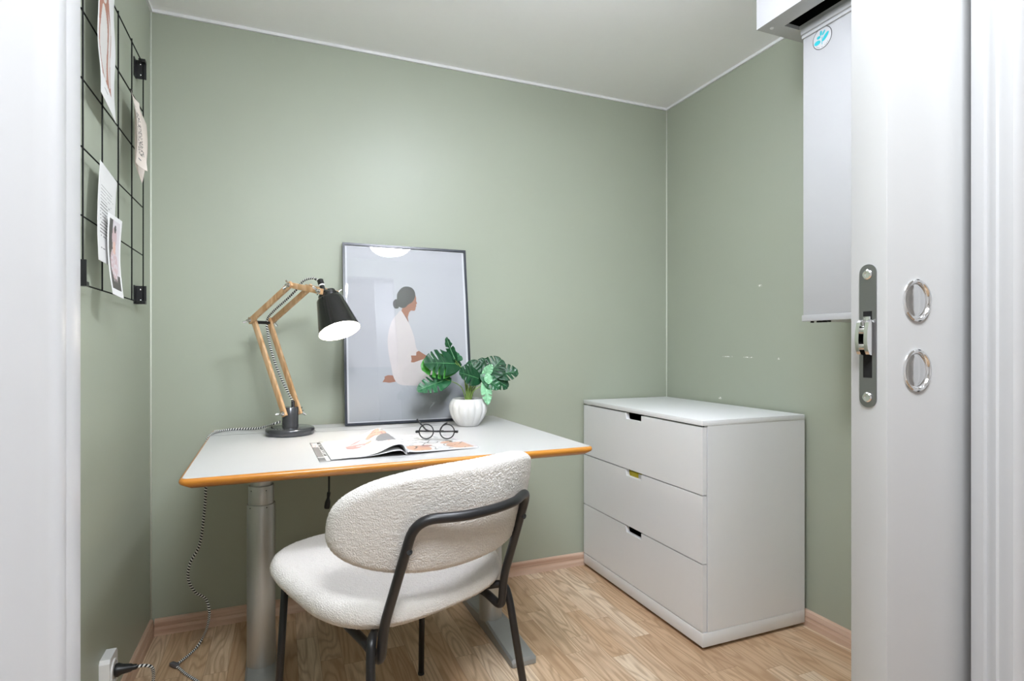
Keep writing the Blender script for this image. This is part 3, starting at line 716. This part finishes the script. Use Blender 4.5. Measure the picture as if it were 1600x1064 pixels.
def paintR(s, t):
    if t > .90 and s > .1: return 5 if t > .955 and s > .3 else 0
    if s > .955: return 5
    def el(cx, cy, rx, ry, a=0):
        u, v = s - cx, t - cy; u, v = u * cos(a) + v * sin(a), -u * sin(a) + v * cos(a); return (u / rx) ** 2 + (v / ry) ** 2 < 1
    n = noise.noise(V((s * 9, t * 9, 3)))
    ln = abs(noise.noise(V((s * 5 + 7, t * 5, 1)))) < .03
    if t < .60:
        if ln and s > .12: return 6
        if el(.34, .22, .10, .05, .3): return 3
        if el(.20, .12, .17, .16, .3) or el(.84, .16, .22, .17, .2) or el(.72, .36, .12, .05, .4): return 2
        if el(.55, .27, .16, .19): return 0
        if n > .22: return 7
        return 0
    return 7 if n > .32 else 0
b = B(); sheet(b, rpage, 84, 100, paintR, .0042); obj('right_page', b, ['paper_gloss', 'mag_red', 'mag_peach', 'mag_rose', 'mag_grey', 'photo_bg', 'photo_dark', 'print_bg'], mag)
def fpage(s, t): 
    near = V((.519 + .028 * s, -.772 + .004 * s)); far = V((.508 + .029 * s, -.462 - .004 * s)); p = near.lerp(far, t); return V((p.x, p.y, MZ + .0016))
def paintF(s, t):
    if s < .62:
        if t < .17: return 2
        if t < .72: return 1 if t > .2 else 0
        if t > .96 or (s < .10 and t > .80): return 2
        return 3 if rnd(floor(s * 9), floor(t * 50)) > .8 else 0
    if .68 < s < .9 and t > .22: return 4 if rnd(floor(t * 34), 3) > .35 and (rnd(floor(t * 80), floor(s * 22)) > .18) else 0
    return 0
b = B(); sheet(b, fpage, 24, 120, paintF, .0008); obj('cover_flap', b, ['paper_gloss', 'ink2', 'mag_grey', 'mag_rose', 'ink'], mag, label='cover flap with dark lettering at the left edge')

# ------------------------------------------------------------------ glasses
GR = V((.926, -.377, 0)); GF = V((.377, .926, 0)); gc = V((.8755, -.598, MZ + .0125 + .0225))
gl = root('glasses', (gc.x, gc.y, MZ + .0125), 'round black spectacles resting on the open magazine page', 'glasses')
def gp(x, z, d=0.): 
    t_ = -.12; return gc + GR * x + V((0, 0, z * cos(t_))) + GF * (d - z * sin(t_))
for sg in (-1, 1):
    cx0 = sg * .0325
    b = B(); tube(b, [gp(cx0 + .0222 * cos(2 * pi * k / 40), .0222 * sin(2 * pi * k / 40)) for k in range(40)], 0.0019, 8, closed=True); rim = obj('rim', b, 'blackplastic', gl, smooth=True)
    b = B(); pts_ = [(cx0 + .0215 * cos(2 * pi * k / 40), .0215 * sin(2 * pi * k / 40)) for k in range(40)]
    prism(b, pts_, lambda u, v, d: gp(u, v, d), -.0006, .0006); obj('lens', b, 'glass', rim)
    b = B(); bar(b, gp(sg * .054, 0, .0), gp(sg * .0655, -.001, .0), (0, 0, 1), .0076, .0035, 0, .0008); bar(b, gp(sg * .0650, -.001, -.001), gp(sg * .0645, -.001, .014), (0, 0, 1), .0060, .003, 0, .0008)
    obj('hinge', b, 'blackplastic', gl, smooth=30)
    # folded temple: runs across behind the lenses, its ear hook pointing up
    d = .013 if sg > 0 else .0185; e = -sg
    hook = [gp(sg * .064, -.001, d), gp(sg * .02, -.002, d), gp(e * .018, -.001, d)]
    if sg > 0: hook += [gp(-.034, .003, d + .001), gp(-.047, .015, d + .003), gp(-.0655, .036, d + .006)]
    else: hook += [gp(.0085, -.001, d), gp(.0112, .006, d - .004), gp(.0165, .0155, d - .010), gp(.0240, .0225, d - .013), gp(.0325, .0265, d - .013)]
    b = B(); tube(b, catmull(hook, 8), .0026, 8, flat=.7); obj('temple', b, 'blackplastic', gl, smooth=True)
b = B(); tube(b, catmull([gp(-.0107, .002), gp(-.005, .0005), gp(.005, .0005), gp(.0107, .002)], 6), .0023, 8); obj('bridge', b, 'blackplastic', gl, smooth=True)

# ------------------------------------------------------------------ potted plant
PC = V((1.083, -.268, DZ))
pot = root('potted_plant', PC, 'small monstera plant in a fluted white ceramic pot', 'plant')
def flute(a, z):
    k = max(0., min(1., (z - .004) / .02)) * max(0., min(1., (.098 - z) / .014))
    return 1 + k * .08 * (abs(sin(a * 6.5)) ** .5 - .7)
b = B(); lathe(b, [(0, .0004), (.037, .0004), (.040, .003), (.049, .014), (.060, .030), (.0685, .050), (.0715, .066), (.0705, .080), (.066, .092), (.060, .100), (.0575, .1035), (.0555, .1035), (.0545, .100), (.054, .090), (.050, .088), (0, .088)], 104, 0, Matrix.Translation(PC), flute)
obj('pot', b, 'ceramic', pot, smooth=True)
b = B(); lathe(b, [(.0535, .089), (.052, .096), (.03, .0985), (0, .099)], 32, 0, Matrix.Translation(PC)); obj('soil', b, 'soil', pot, smooth=True)
def leaf(base, tip, nrm, width, mats=('leaf', 'vein'), slits=4, droop=.12, fold=.18, sd=1, name='leaf', split=.62):
    """monstera blade: heart-shaped, cut by slanting slits, folded along the midrib"""
    base, tip = V(base), V(tip); Y = (tip - base); L = Y.length; Y.normalize(); Z = V(nrm); Z = (Z - Y * Z.dot(Y)).normalized(); X = Y.cross(Z)
    rr = random.Random(sd); b = B()
    def half(t): return (sin(pi * min(1, t ** .66)) ** .55) * (1 - .28 * t) * 1.1 if 0 < t < 1 else 0.
    for side in (-1, 1):
        nL = 132; nW = 9; rows = []
        cents = [.24 + .52 * (k + .5) / max(slits, 1) + rr.uniform(-.025, .025) for k in range(slits)]
        deep = [rr.uniform(.55, .78) for k in range(slits)]
        for j in range(nL + 1):
            t = j / nL; h = half(t) * width / 2; lim = 1.
            for c_, d_ in zip(cents, deep):
                dd = abs(t - c_); wd = .034
                if dd < wd: lim = min(lim, 1 - d_ * (1 - (dd / wd) ** 2) ** .5)
            row = []
            for i in range(nW + 1):
                u = i / nW * lim; x = side * u * h; y = t * L + u * h * .55 - (u ** 2) * .06 * L * (1 - t)
                if t < .14: y -= u * (.14 - t) * L * 1.2
                z = fold * abs(x) - droop * L * t * t - .8 * fold * x * x / max(width, 1e-4) * 2 + .0012 * sin(t * 30) * u
                row.append(b.verts.new(base + X * x + Y * y + Z * z))
            rows.append(row)
        for j in range(nL):
            for i in range(nW):
                q = (rows[j][i], rows[j][i + 1], rows[j + 1][i + 1], rows[j + 1][i])
                f = b.faces.new(q if side > 0 else q[::-1]); f.smooth = True
                tt = j / nL
                f.material_index = 1 if i < 4 and any(abs(tt - (c_ + .26 / max(slits, 1))) < .003 for c_ in cents) else 0
    bmesh.ops.remove_doubles(b, verts=b.verts, dist=1e-5)
    bmesh.ops.recalc_face_normals(b, faces=b.faces)
    r = bmesh.ops.extrude_face_region(b, geom=b.faces[:]); vs = [v for v in r['geom'] if isinstance(v, bmesh.types.BMVert)]
    bmesh.ops.translate(b, verts=vs, vec=-Z * .0005)
    tube(b, [base + Y * L * k / 8 + Z * (-droop * L * (k / 8) ** 2 + .0006) for k in range(9)], [.0014 * (1 - k / 10) for k in range(9)], 6, 1)
    return obj(name, b, list(mats), pot)
C0 = PC + V((.0, 0, .098))
stalks = []
def stalk(pts, r=.0018): stalks.append((pts, r))
# (base, tip, normal, width)
cam = V((.429, -2.315, 1.015)); 
LV = [
 ((1.036, -.262, .950), (.915, -.30, .962), (.12, -.85, .5), .112, ('leaf', 'vein'), 3, 3),
 ((1.034, -.262, .968), (.994, -.262, 1.046), (-.85, -.4, .2), .046, ('leaf_mid', 'leaf_pale'), 1, 5),
 ((1.032, -.262, .970), (1.062, -.24, .985), (.3, -.7, .6), .046, ('leaf_mid', 'vein'), 1, 6),
 ((.995, -.27, .890), (.884, -.31, .864), (.1, -.8, .6), .076, ('leaf_mid', 'vein'), 3, 8),
 ((1.122, -.275, .893), (1.044, -.31, .922), (.25, -.85, .45), .090, ('leaf', 'vein'), 2, 11),
 ((1.118, -.262, .905), (1.100, -.255, .962), (-.1, -.95, .3), .070, ('leaf', 'vein'), 2, 12),
 ((1.158, -.265, .900), (1.215, -.275, .968), (-.25, -.85, .45), .098, ('leaf', 'vein'), 3, 14),
 ((1.196, -.27, .908), (1.280, -.29, .922), (.05, -.8, .6), .078, ('leaf', 'vein'), 2, 15),
 ((1.170, -.275, .900), (1.236, -.30, .862), (.25, -.9, .35), .072, ('leaf', 'vein'), 2, 16),
 ((1.140, -.29, .905), (1.165, -.31, .945), (0, -1, .1), .036, ('leaf_pale', 'leaf_pale'), 0, 18),
 ((1.136, -.295, .900), (1.192, -.32, .858), (0, -.95, .3), .056, ('leaf_mid', 'vein'), 1, 19),
 ((1.140, -.30, .874), (1.142, -.335, .802), (.1, -1, .0), .046, ('leaf_pale', 'leaf_pale'), 1, 21),
 ((1.150, -.30, .908), (1.152, -.315, .876), (0, -1, .1), .034, ('leaf_pale', 'leaf_pale'), 0, 22),
 ((1.145, -.25, .92), (1.160, -.235, .972), (-.2, -.8, .3), .055, ('leaf', 'vein'), 1, 24),
 ((1.20, -.262, .89), (1.243, -.27, .883), (.1, -.8, .4), .034, ('leaf_fresh', 'leaf_pale'), 0, 25),
]
for (p, q, n, w, ms, sl, sd) in LV: leaf(p, q, n, w, ms, sl, sd=sd)
leaf((1.030, -.256, .944), (.906, -.285, .944), (.1, -.85, .5), .112, ('leaf_fresh', 'leaf_fresh'), 3, sd=4)
for (p, q) in (((1.035, -.262, .955), .6), ((1.03, -.262, .97), .5), ((.995, -.27, .893), .35), ((1.108, -.275, .893), .3), ((1.118, -.262, .905), .3), ((1.16, -.265, .905), .3), ((1.2, -.27, .912), .25), ((1.145, -.30, .872), .25), ((1.17, -.275, .895), .3)):
    p = V(p); s_ = C0 + V(((p.x - C0.x) * .08, (p.y - C0.y) * .08, 0)); mid = s_.lerp(p, .5) + V((-(p.x - s_.x) * .22, 0, .25 * (p.z - s_.z) * .6))
    b = B(); tube(b, catmull([s_ - V((0, 0, .006)), mid, p], 8), [.0026 - .0012 * min(1, k / 14) for k in range(17)], 7); obj('stem', b, 'stalk', pot, smooth=True)
for k in range(5):
    a = k * 1.3; b = B(); tube(b, catmull([C0 + V((.004 * cos(a), .004 * sin(a), -.004)), C0 + V((.006 * cos(a) + .004, .006 * sin(a), .03)), C0 + V((.02 * cos(a) + .008, .01 * sin(a), .06 + .006 * k))], 6), [.004 - .0022 * i / 12 for i in range(13)], 7); obj('stem', b, 'stalk', pot, smooth=True)

# ------------------------------------------------------------------ chest of drawers
CX0, CX1, CY1, CY0, CT = 1.7258, 2.190, -.016, -.816, .768
ch = root('chest_of_drawers', ((CX0 + CX1) / 2, (CY0 + CY1) / 2, 0), 'white three-drawer chest with notched drawer fronts in the corner', 'chest of drawers')
b = B(); box(b, CX0 - .001, CX1, CY0 - .001, CY1 + .001, CT - .018, CT, 0, .0012); obj('top', b, 'chest', ch, smooth=30)
b = B(); box(b, CX0 + .0205, CX1, CY0, CY0 + .016, .060, CT - .0182); box(b, CX0 + .0205, CX1, CY1 - .016, CY1, .060, CT - .0182); box(b, CX1 - .006, CX1, CY0 + .016, CY1 - .016, .060, CT - .0182); box(b, CX0 + .02, CX1 - .006, CY0 + .016, CY1 - .016, .060, .072)
obj('body', b, 'chest', ch)
b = B(); box(b, CX0, CX1, CY0 - .0005, CY1, .012, .0585, 0, .001); obj('plinth', b, 'chest', ch, smooth=30)
for (x, y) in ((CX0 + .03, CY0 + .03), (CX0 + .03, CY1 - .03), (CX1 - .03, CY0 + .03), (CX1 - .03, CY1 - .03)):
    b = B(); cyl(b, (x, y, 0), (x, y, .0122), .014, 16); obj('foot', b, 'blackplastic', ch)
b = B()
for z in (.519, .289): box(b, CX0 + .02, CX0 + .05, CY0 + .016, CY1 - .016, z - .004, z + .002)
obj('rail', b, 'dark', ch)
for (z0, z1) in ((.0620, .2855), (.2900, .5150), (.5195, .7445)):
    n0, n1, nd = -.468, -.360, .024
    b = B(); prism(b, [(CY0 + .001, z0), (CY1 - .001, z0), (CY1 - .001, z1), (n1, z1), (n1 - .006, z1 - nd), (n0, z1 - nd), (n0, z1), (CY0 + .001, z1)], lambda u, v, d: V((d, u, v)), CX0, CX0 + .0165)
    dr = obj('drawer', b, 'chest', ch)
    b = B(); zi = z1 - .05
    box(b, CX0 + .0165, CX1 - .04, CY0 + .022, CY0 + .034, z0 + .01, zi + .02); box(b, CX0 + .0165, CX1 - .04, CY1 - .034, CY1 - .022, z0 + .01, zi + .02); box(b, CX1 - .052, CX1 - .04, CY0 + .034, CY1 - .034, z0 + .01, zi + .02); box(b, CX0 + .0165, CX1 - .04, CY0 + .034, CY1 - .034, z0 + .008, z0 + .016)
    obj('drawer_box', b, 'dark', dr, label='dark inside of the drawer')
# packet glimpsed in the middle drawer
b = B(); box(b, CX0 + .0185, CX0 + .15, -.455, -.350, .3058, .508, 0, .002)
box(b, CX0 + .0176, CX0 + .0186, -.4545, -.425, .485, .5075, 1)
props(obj('packet', b, ['yellow', 'paper'], smooth=30, origin=(CX0 + .09, -.417, .3058)), 'bright yellow packet glimpsed through the middle drawer notch', 'packet')

# ------------------------------------------------------------------ wire grid on the left wall with its papers
GXo = .022; ys = [-.221, -.367, -.514, -.660, -.805]; zs = [1.153, 1.305, 1.457, 1.609, 1.761, 1.914]
grid = root('wire_grid', (0, -.513, 1.153), 'black wire memo grid mounted on the green wall', 'memo grid')
b = B()
for y in ys: cyl(b, (GXo, y, zs[0] - .002), (GXo, y, zs[-1] + .002), .0018, 10)
for z in zs: cyl(b, (GXo - .003, ys[-1] - .002, z), (GXo - .003, ys[0] + .002, z), .0018, 10)
obj('wire', b, 'wire_black', grid, smooth=40)
def bracket(y, z, sy, sz):
    b = B()
    box(b, .0003, .030, y - .002, y + .002, z, z + sz * .058, 0)
    box(b, .0003, .003, y - sy * .026, y, z, z + sz * .058, 0)
    box(b, .012, .030, y - sy * .018, y, z + sz * .0, z + sz * .010, 0)
    t = B(); 
    o = obj('bracket', b, 'blackplastic', grid)
    for dz in (.012, .046):
        b = B(); lathe(b, [(0, .0012), (.002, .0012), (.003, 0)], 14, 0, axis_mtx((.014, y - .002, z + sz * dz), (0, -1, 0))); obj('screw', b, 'chrome', o, smooth=True)
    t.free()
bracket(ys[0] + .004, zs[-1] + .006, 1, -1); bracket(ys[0] + .004, zs[0] - .004, 1, 1); bracket(ys[-1] - .004, zs[0] - .004, -1, 1); bracket(ys[-1] - .004, zs[-1] + .006, -1, -1)

def quadP(TL, TR, BL, BR, curl=None):
    TL, TR, BL, BR = map(V, (TL, TR, BL, BR))
    def P(s, t):                           # t = 0 at the bottom
        p = BL.lerp(BR, s).lerp(TL.lerp(TR, s), t)
        if curl: p = p + V((curl(s, t), 0, 0))
        return p
    return P
def pin(b, p): cyl(b, V(p) + V((-.003, 0, 0)), V(p) + V((.003, 0, 0)), .0022, 12, 1)
# abstract art print, top of the grid
P = quadP((.027, -.722, 1.93), (.027, -.572, 1.93), (.034, -.728, 1.612), (.030, -.579, 1.592), lambda s, t: .0016 * sin(t * 11 + s * 2) + .008 * max(0, .3 - t) * (1 - s))
frame_ = [(-.716, 1.915), (-.620, 1.915), (-.613, 1.652), (-.702, 1.669), (-.712, 1.75)]
oval = [(-.6745 + .030 * cos(2 * pi * k / 30), 1.756 + .092 * sin(2 * pi * k / 30)) for k in range(30)]
strip = [(-.636, 1.85), (-.620, 1.82), (-.618, 1.675), (-.634, 1.664)]
oval2 = [(-.668 + .034 * cos(2 * pi * k / 30), 1.90 + .045 * sin(2 * pi * k / 30)) for k in range(30)]
def paintA(s, t):
    y = -.722 + .15 * s; z = 1.612 + .318 * t
    y0, z0 = y, z
    if inpoly(y0, z0, oval) or inpoly(y0, z0, strip): return 2
    if inpoly(y0, z0, oval2): return 2
    if inpoly(y0, z0, frame_): return 1
    if abs(z0 - 1.640) < .0012 and -.690 < y0 < -.655: return 3
    return 0
b = B(); sheet(b, P, 75, 130, paintA, .0005)
props(obj('art_print', b, ['paper', 'terracotta', 'oval', 'ink2'], origin=(.03, -.65, 1.6)), 'abstract print with pale ovals in terracotta at the top of the wire grid', 'art print')
# patterned cream card and the plain one behind it
P = quadP((.027, -.397, 1.752), (.035, -.339, 1.74), (.050, -.455, 1.531), (.065, -.384, 1.527), lambda s, t: .010 * sin(pi * t) * (1 - s) - .004 * sin(pi * s))
def paintC(s, t):
    if .16 < s < .86 and .16 < t < .80:
        n = noise.noise(V((s * 17, t * 34, 2))) + .5 * noise.noise(V((s * 34, t * 60, 5)))
        return 1 if n > .10 else 0
    if .3 < s < .6 and (abs(t - .87) < .006 or abs(t - .10) < .006): return 2
    return 0
b = B(); sheet(b, P, 44, 110, paintC, .0005); pin(b, (.026, -.397, 1.755))
props(obj('patterned_card', b, ['cream', 'ink', 'ink2'], origin=(.04, -.39, 1.53)), 'cream card printed with a dense dark pattern, curling off the wire grid', 'card')
P = quadP((.0245, -.345, 1.752), (.030, -.215, 1.722), (.030, -.368, 1.552), (.044, -.346, 1.50), lambda s, t: .008 * sin(pi * t) * s)
b = B(); sheet(b, P, 16, 24, None, .0005)
props(obj('plain_card', b, 'cream', origin=(.03, -.33, 1.5)), 'blank blush card half hidden behind the patterned card', 'card')
# typed letter
P = quadP((.0255, -.690, 1.463), (.0255, -.541, 1.449), (.034, -.741, 1.217), (.034, -.597, 1.213), lambda s, t: -.003 * sin(pi * t) + .005 * max(0, .25 - t))
def paintT(s, t):
    if .14 < s < .86 and .26 < t < .80:
        k = (t - .26) / .034; ln_ = floor(k)
        if k - ln_ < .32 and rnd(ln_, floor(s * 17 + rnd(ln_) * 3)) > .16 and s < .66 + .2 * rnd(ln_, 9): return 1
    if .16 < s < .40 and .135 < t < .150 and rnd(floor(s * 30), 4) > .3: return 1
    return 0
b = B(); sheet(b, P, 60, 176, paintT, .0005)
props(obj('letter', b, ['paper', 'ink2'], origin=(.03, -.65, 1.21)), 'white sheet of typed text hanging behind the photograph on the wire grid', 'paper')
# photograph
P = quadP((.037, -.668, 1.344), (.047, -.584, 1.338), (.052, -.694, 1.142), (.062, -.638, 1.134), lambda s, t: -.006 * sin(pi * t))
def paintP(s, t):
    if s < .10 or s > .88 or t > .945 or t < .085: return 0
    def el(cx, cy, rx, ry): return ((s - cx) / rx) ** 2 + ((t - cy) / ry) ** 2 < 1
    if el(.50, .60, .10, .085): return 4
    if el(.50, .74, .17, .13) and not el(.53, .84, .07, .05): return 3
    if el(.53, .84, .07, .05): return 1
    if el(.46, .40, .27, .19) or (.30 < s < .70 and .22 + .05 * sin(s * 50) < t < .42): return 3 if noise.noise(V((s * 12, t * 20, 0))) > -.12 else 2
    if t < .26: return 1
    return 1 if s < .34 + .1 * (1 - t) else 2
b = B(); sheet(b, P, 46, 110, paintP, .0005)
props(obj('photograph', b, ['paper', 'photo_dark', 'photo_bg', 'photo_pink', 'photo_skin'], origin=(.05, -.64, 1.13)), 'white-bordered photograph of a person in pale clothes over the letter on the grid', 'photograph')

# ------------------------------------------------------------------ chair
QO = V((.7774, -1.0388)); QT = .4123; qa = V((cos(QT), sin(QT), 0)); qf = V((-sin(QT), cos(QT), 0))
def q3(r, f, z): return V((QO.x, QO.y, z)) + qa * r + qf * f
chair = root('chair', (QO.x, QO.y, 0), 'white boucle chair with black tubular steel frame pulled up to the desk', 'chair', rz=QT)
def cushion(rim, R0, th_top, th_bot, place, nr=84, na=600, amp=1., crown_t=.3, crown_b=.05):
    """padded slab: rim(theta)->(x,y) outline, flat faces with rounded edge; place(x,y,h)->world"""
    b = B(); prof = []
    e = R0
    for k in range(nr + 1): prof.append((k / nr, 1., 'T'))
    for k in range(1, 15): prof.append((k / 15 * pi, 0, 'E'))
    for k in range(nr, -1, -1): prof.append((k / nr, -1., 'B'))
    rings = []
    for (k, sgn, typ) in prof:
        ring = []
        for a in range(na):
            th = 2 * pi * a / na; rx, ry = rim(th); L = sqrt(rx * rx + ry * ry); ux, uy = rx / L, ry / L; ed = (th_top + th_bot) / 2
            inner = L - ed * e
            if typ == 'E':
                rho = inner + ed * e * sin(k); h = (th_top - th_bot) / 2 + ed * cos(k); cr = 0.
            else:
                rho = inner * k; h = th_top if sgn > 0 else -th_bot; c_ = 1 - (k ** 2.4); h += (crown_t if sgn > 0 else -crown_b) * ed * c_
            if (typ != 'E') and k == 0: ring = [b.verts.new(place(0, 0, h))]; break
            ring.append(b.verts.new(place(ux * rho, uy * rho, h)))
        rings.append(ring)
    for r0, r1 in zip(rings, rings[1:]):
        for a in range(na):
            a2 = (a + 1) % na
            if len(r0) == 1: b.faces.new((r0[0], r1[a], r1[a2]))
            elif len(r1) == 1: b.faces.new((r0[a], r1[0], r0[a2]))
            else: b.faces.new((r0[a], r1[a], r1[a2], r0[a2]))
    bmesh.ops.recalc_face_normals(b, faces=b.faces); b.normal_update()
    for v in b.verts:
        p = v.co; d = .0004 * noise.noise(p * 90) + .0007 * noise.noise(p * 230 + V((5, 1, 2))) + .0012 * noise.noise(p * 380)
        v.co = p + v.normal * d * amp
    return b
def sup(a, b_, n):
    def f(th):
        c, s = cos(th), sin(th); r = (abs(c / a) ** n + abs(s / b_) ** n) ** (-1 / n); return (r * c, r * s)
    return f
# seat: wider at the front, dished, edges rolled
def seat_rim(th):
    x, y = sup(.268, .242, 3.0)(th); return (x * (1 + .05 * (y / .242)), y)
def seat_place(x, y, h):
    if h < .02: h = .02 + (h - .02) * (1 - .85 * max(0, min(1, (y + .08) / .3)))
    return q3(x, .212 + y, .445 + h - .010 * (1 - (x / .27) ** 2) * (1 if h > 0 else 0) + .019 * (y / .24))
b = cushion(seat_rim, .95, .046, .020, seat_place, crown_t=.25); obj('seat', b, 'boucle', chair, smooth=True)
PW_, PHH, PZ = .283, .120, .651
def back_place(x, y, h):
    # curved pad; h>0 is the back side (towards the viewer)
    f0 = -.094 + 1.65 * x * x; sl = 3.3 * x; n = 1 / sqrt(1 + sl * sl)
    return q3(x + .009 + h * sl * n, f0 - h * n - .22 * y, PZ + y - .05 * h)
b = cushion(sup(PW_, PHH, 2.6), .95, .028, .030, back_place, crown_t=.25, crown_b=.35); obj('backrest', b, 'boucle', chair, smooth=True)
RT_ = .0105
# back frame: loop under the seat, up, over the back, and down again
side = lambda s: [q3(s * .172, .30, .412), q3(s * .177, .035, .372), q3(s * .178, -.004, .358), q3(s * .178, .0, .385), q3(s * .1655, -.108, .640)]
LFT = side(-1); RGT = side(1)
mid = [q3(-.162, -.118, .668), q3(-.132, -.128, .671)] + [q3(x, -.166 + 1.5 * x * x, .6700) for x in (-.08, -.04, 0, .04, .08)] + [q3(.132, -.128, .671), q3(.162, -.118, .668)]
pts = fillet(LFT[:1] + LFT[1:4], [.02, .014], 8)
path = fillet([LFT[0], LFT[1], q3(-.178, -.012, .352), q3(-.1755, -.022, .435), q3(-.1645, -.115, .672)] + mid[2:-2] + [q3(.1645, -.115, .672), q3(.1755, -.022, .435), q3(.178, -.012, .352), RGT[1], RGT[0]], [.03, .028, .03, .045] + [.03] * (len(mid) - 4) + [.045, .03, .028, .03], 8)
b = B(); tube(b, path, RT_, 14); obj('back_frame', b, 'black', chair, smooth=True)
for s in (-1, 1):
    b = B(); p = q3(s * .1672, -.088 - .0, .605); d = -(qf) * 1.0
    lathe(b, [(0, .002), (.0022, .002), (.003, .0036), (.006, .0034), (.0065, .001), (.0065, -.012), (0, -.012)], 20, 0, axis_mtx(p + d * .0105, d)); obj('bolt', b, 'gun', chair, smooth=40)
for s in (-1, 1):
    b = B(); tube(b, fillet([q3(s * .232, -.072, .003), q3(s * .204, -.016, .362), q3(s * .196, -.006, .408), q3(s * .165, .03, .400)], [.02, .022], 8), .0098, 14); cyl(b, q3(s * .2322, -.0724, 0), q3(s * .232, -.072, .006), .0105, 14); obj('leg', b, 'black', chair, smooth=True)
    b = B(); tube(b, [q3(s * .2265, .391, .003), q3(s * .212, .362, .452)], .0090, 14); cyl(b, q3(s * .2266, .3912, 0), q3(s * .2265, .391, .006), .0100, 14); obj('leg', b, 'black', chair, smooth=True)
b = B(); tube(b, fillet([q3(-.212, .362, .446), q3(-.172, .300, .428), q3(.172, .300, .428), q3(.212, .362, .446)], .03), .009, 12); obj('seat_rail', b, 'black', chair, smooth=True)

# ------------------------------------------------------------------ light
def area(name, loc, rot, size, power, col=(1, 1, 1), sy=None):
    l = bpy.data.lights.new(name, 'AREA'); l.energy = power; l.color = col; l.size = size
    if sy: l.shape = 'RECTANGLE'; l.size_y = sy
    else: l.shape = 'DISK'
    o = bpy.data.objects.new(name, l); o.location = loc; o.rotation_euler = rot; COL.objects.link(o); return o
area('hall_fill_light', (.62, -2.3, H - .03), (radians(40), 0, 0), .6, 25., (.90, .95, 1))  # added fill: unseen source in the hall, tilted to brighten the room
w = bpy.data.worlds.new('World'); scn.world = w; w.use_nodes = True
w.node_tree.nodes['Background'].inputs[0].default_value = (1, 1, 1, 1); w.node_tree.nodes['Background'].inputs[1].default_value = .4

# ------------------------------------------------------------------ camera
cam_d = bpy.data.cameras.new('Camera'); cam_o = bpy.data.objects.new('Camera', cam_d); COL.objects.link(cam_o)
cam_d.sensor_fit = 'HORIZONTAL'; cam_d.sensor_width = 36.; cam_d.lens = 881.52 * 36 / 1600; cam_d.shift_y = 9.48 / 1600; cam_d.clip_start = .01
cam_o.location = (.4291, -2.3151, 1.0151); cam_o.rotation_euler = (pi / 2, 0, -.387)
scn.camera = cam_o
scn.view_settings.view_transform = 'Standard'; scn.view_settings.look = 'None'; scn.view_settings.gamma = 1.; scn.view_settings.use_curve_mapping = False
scn.view_settings.exposure = 1.17
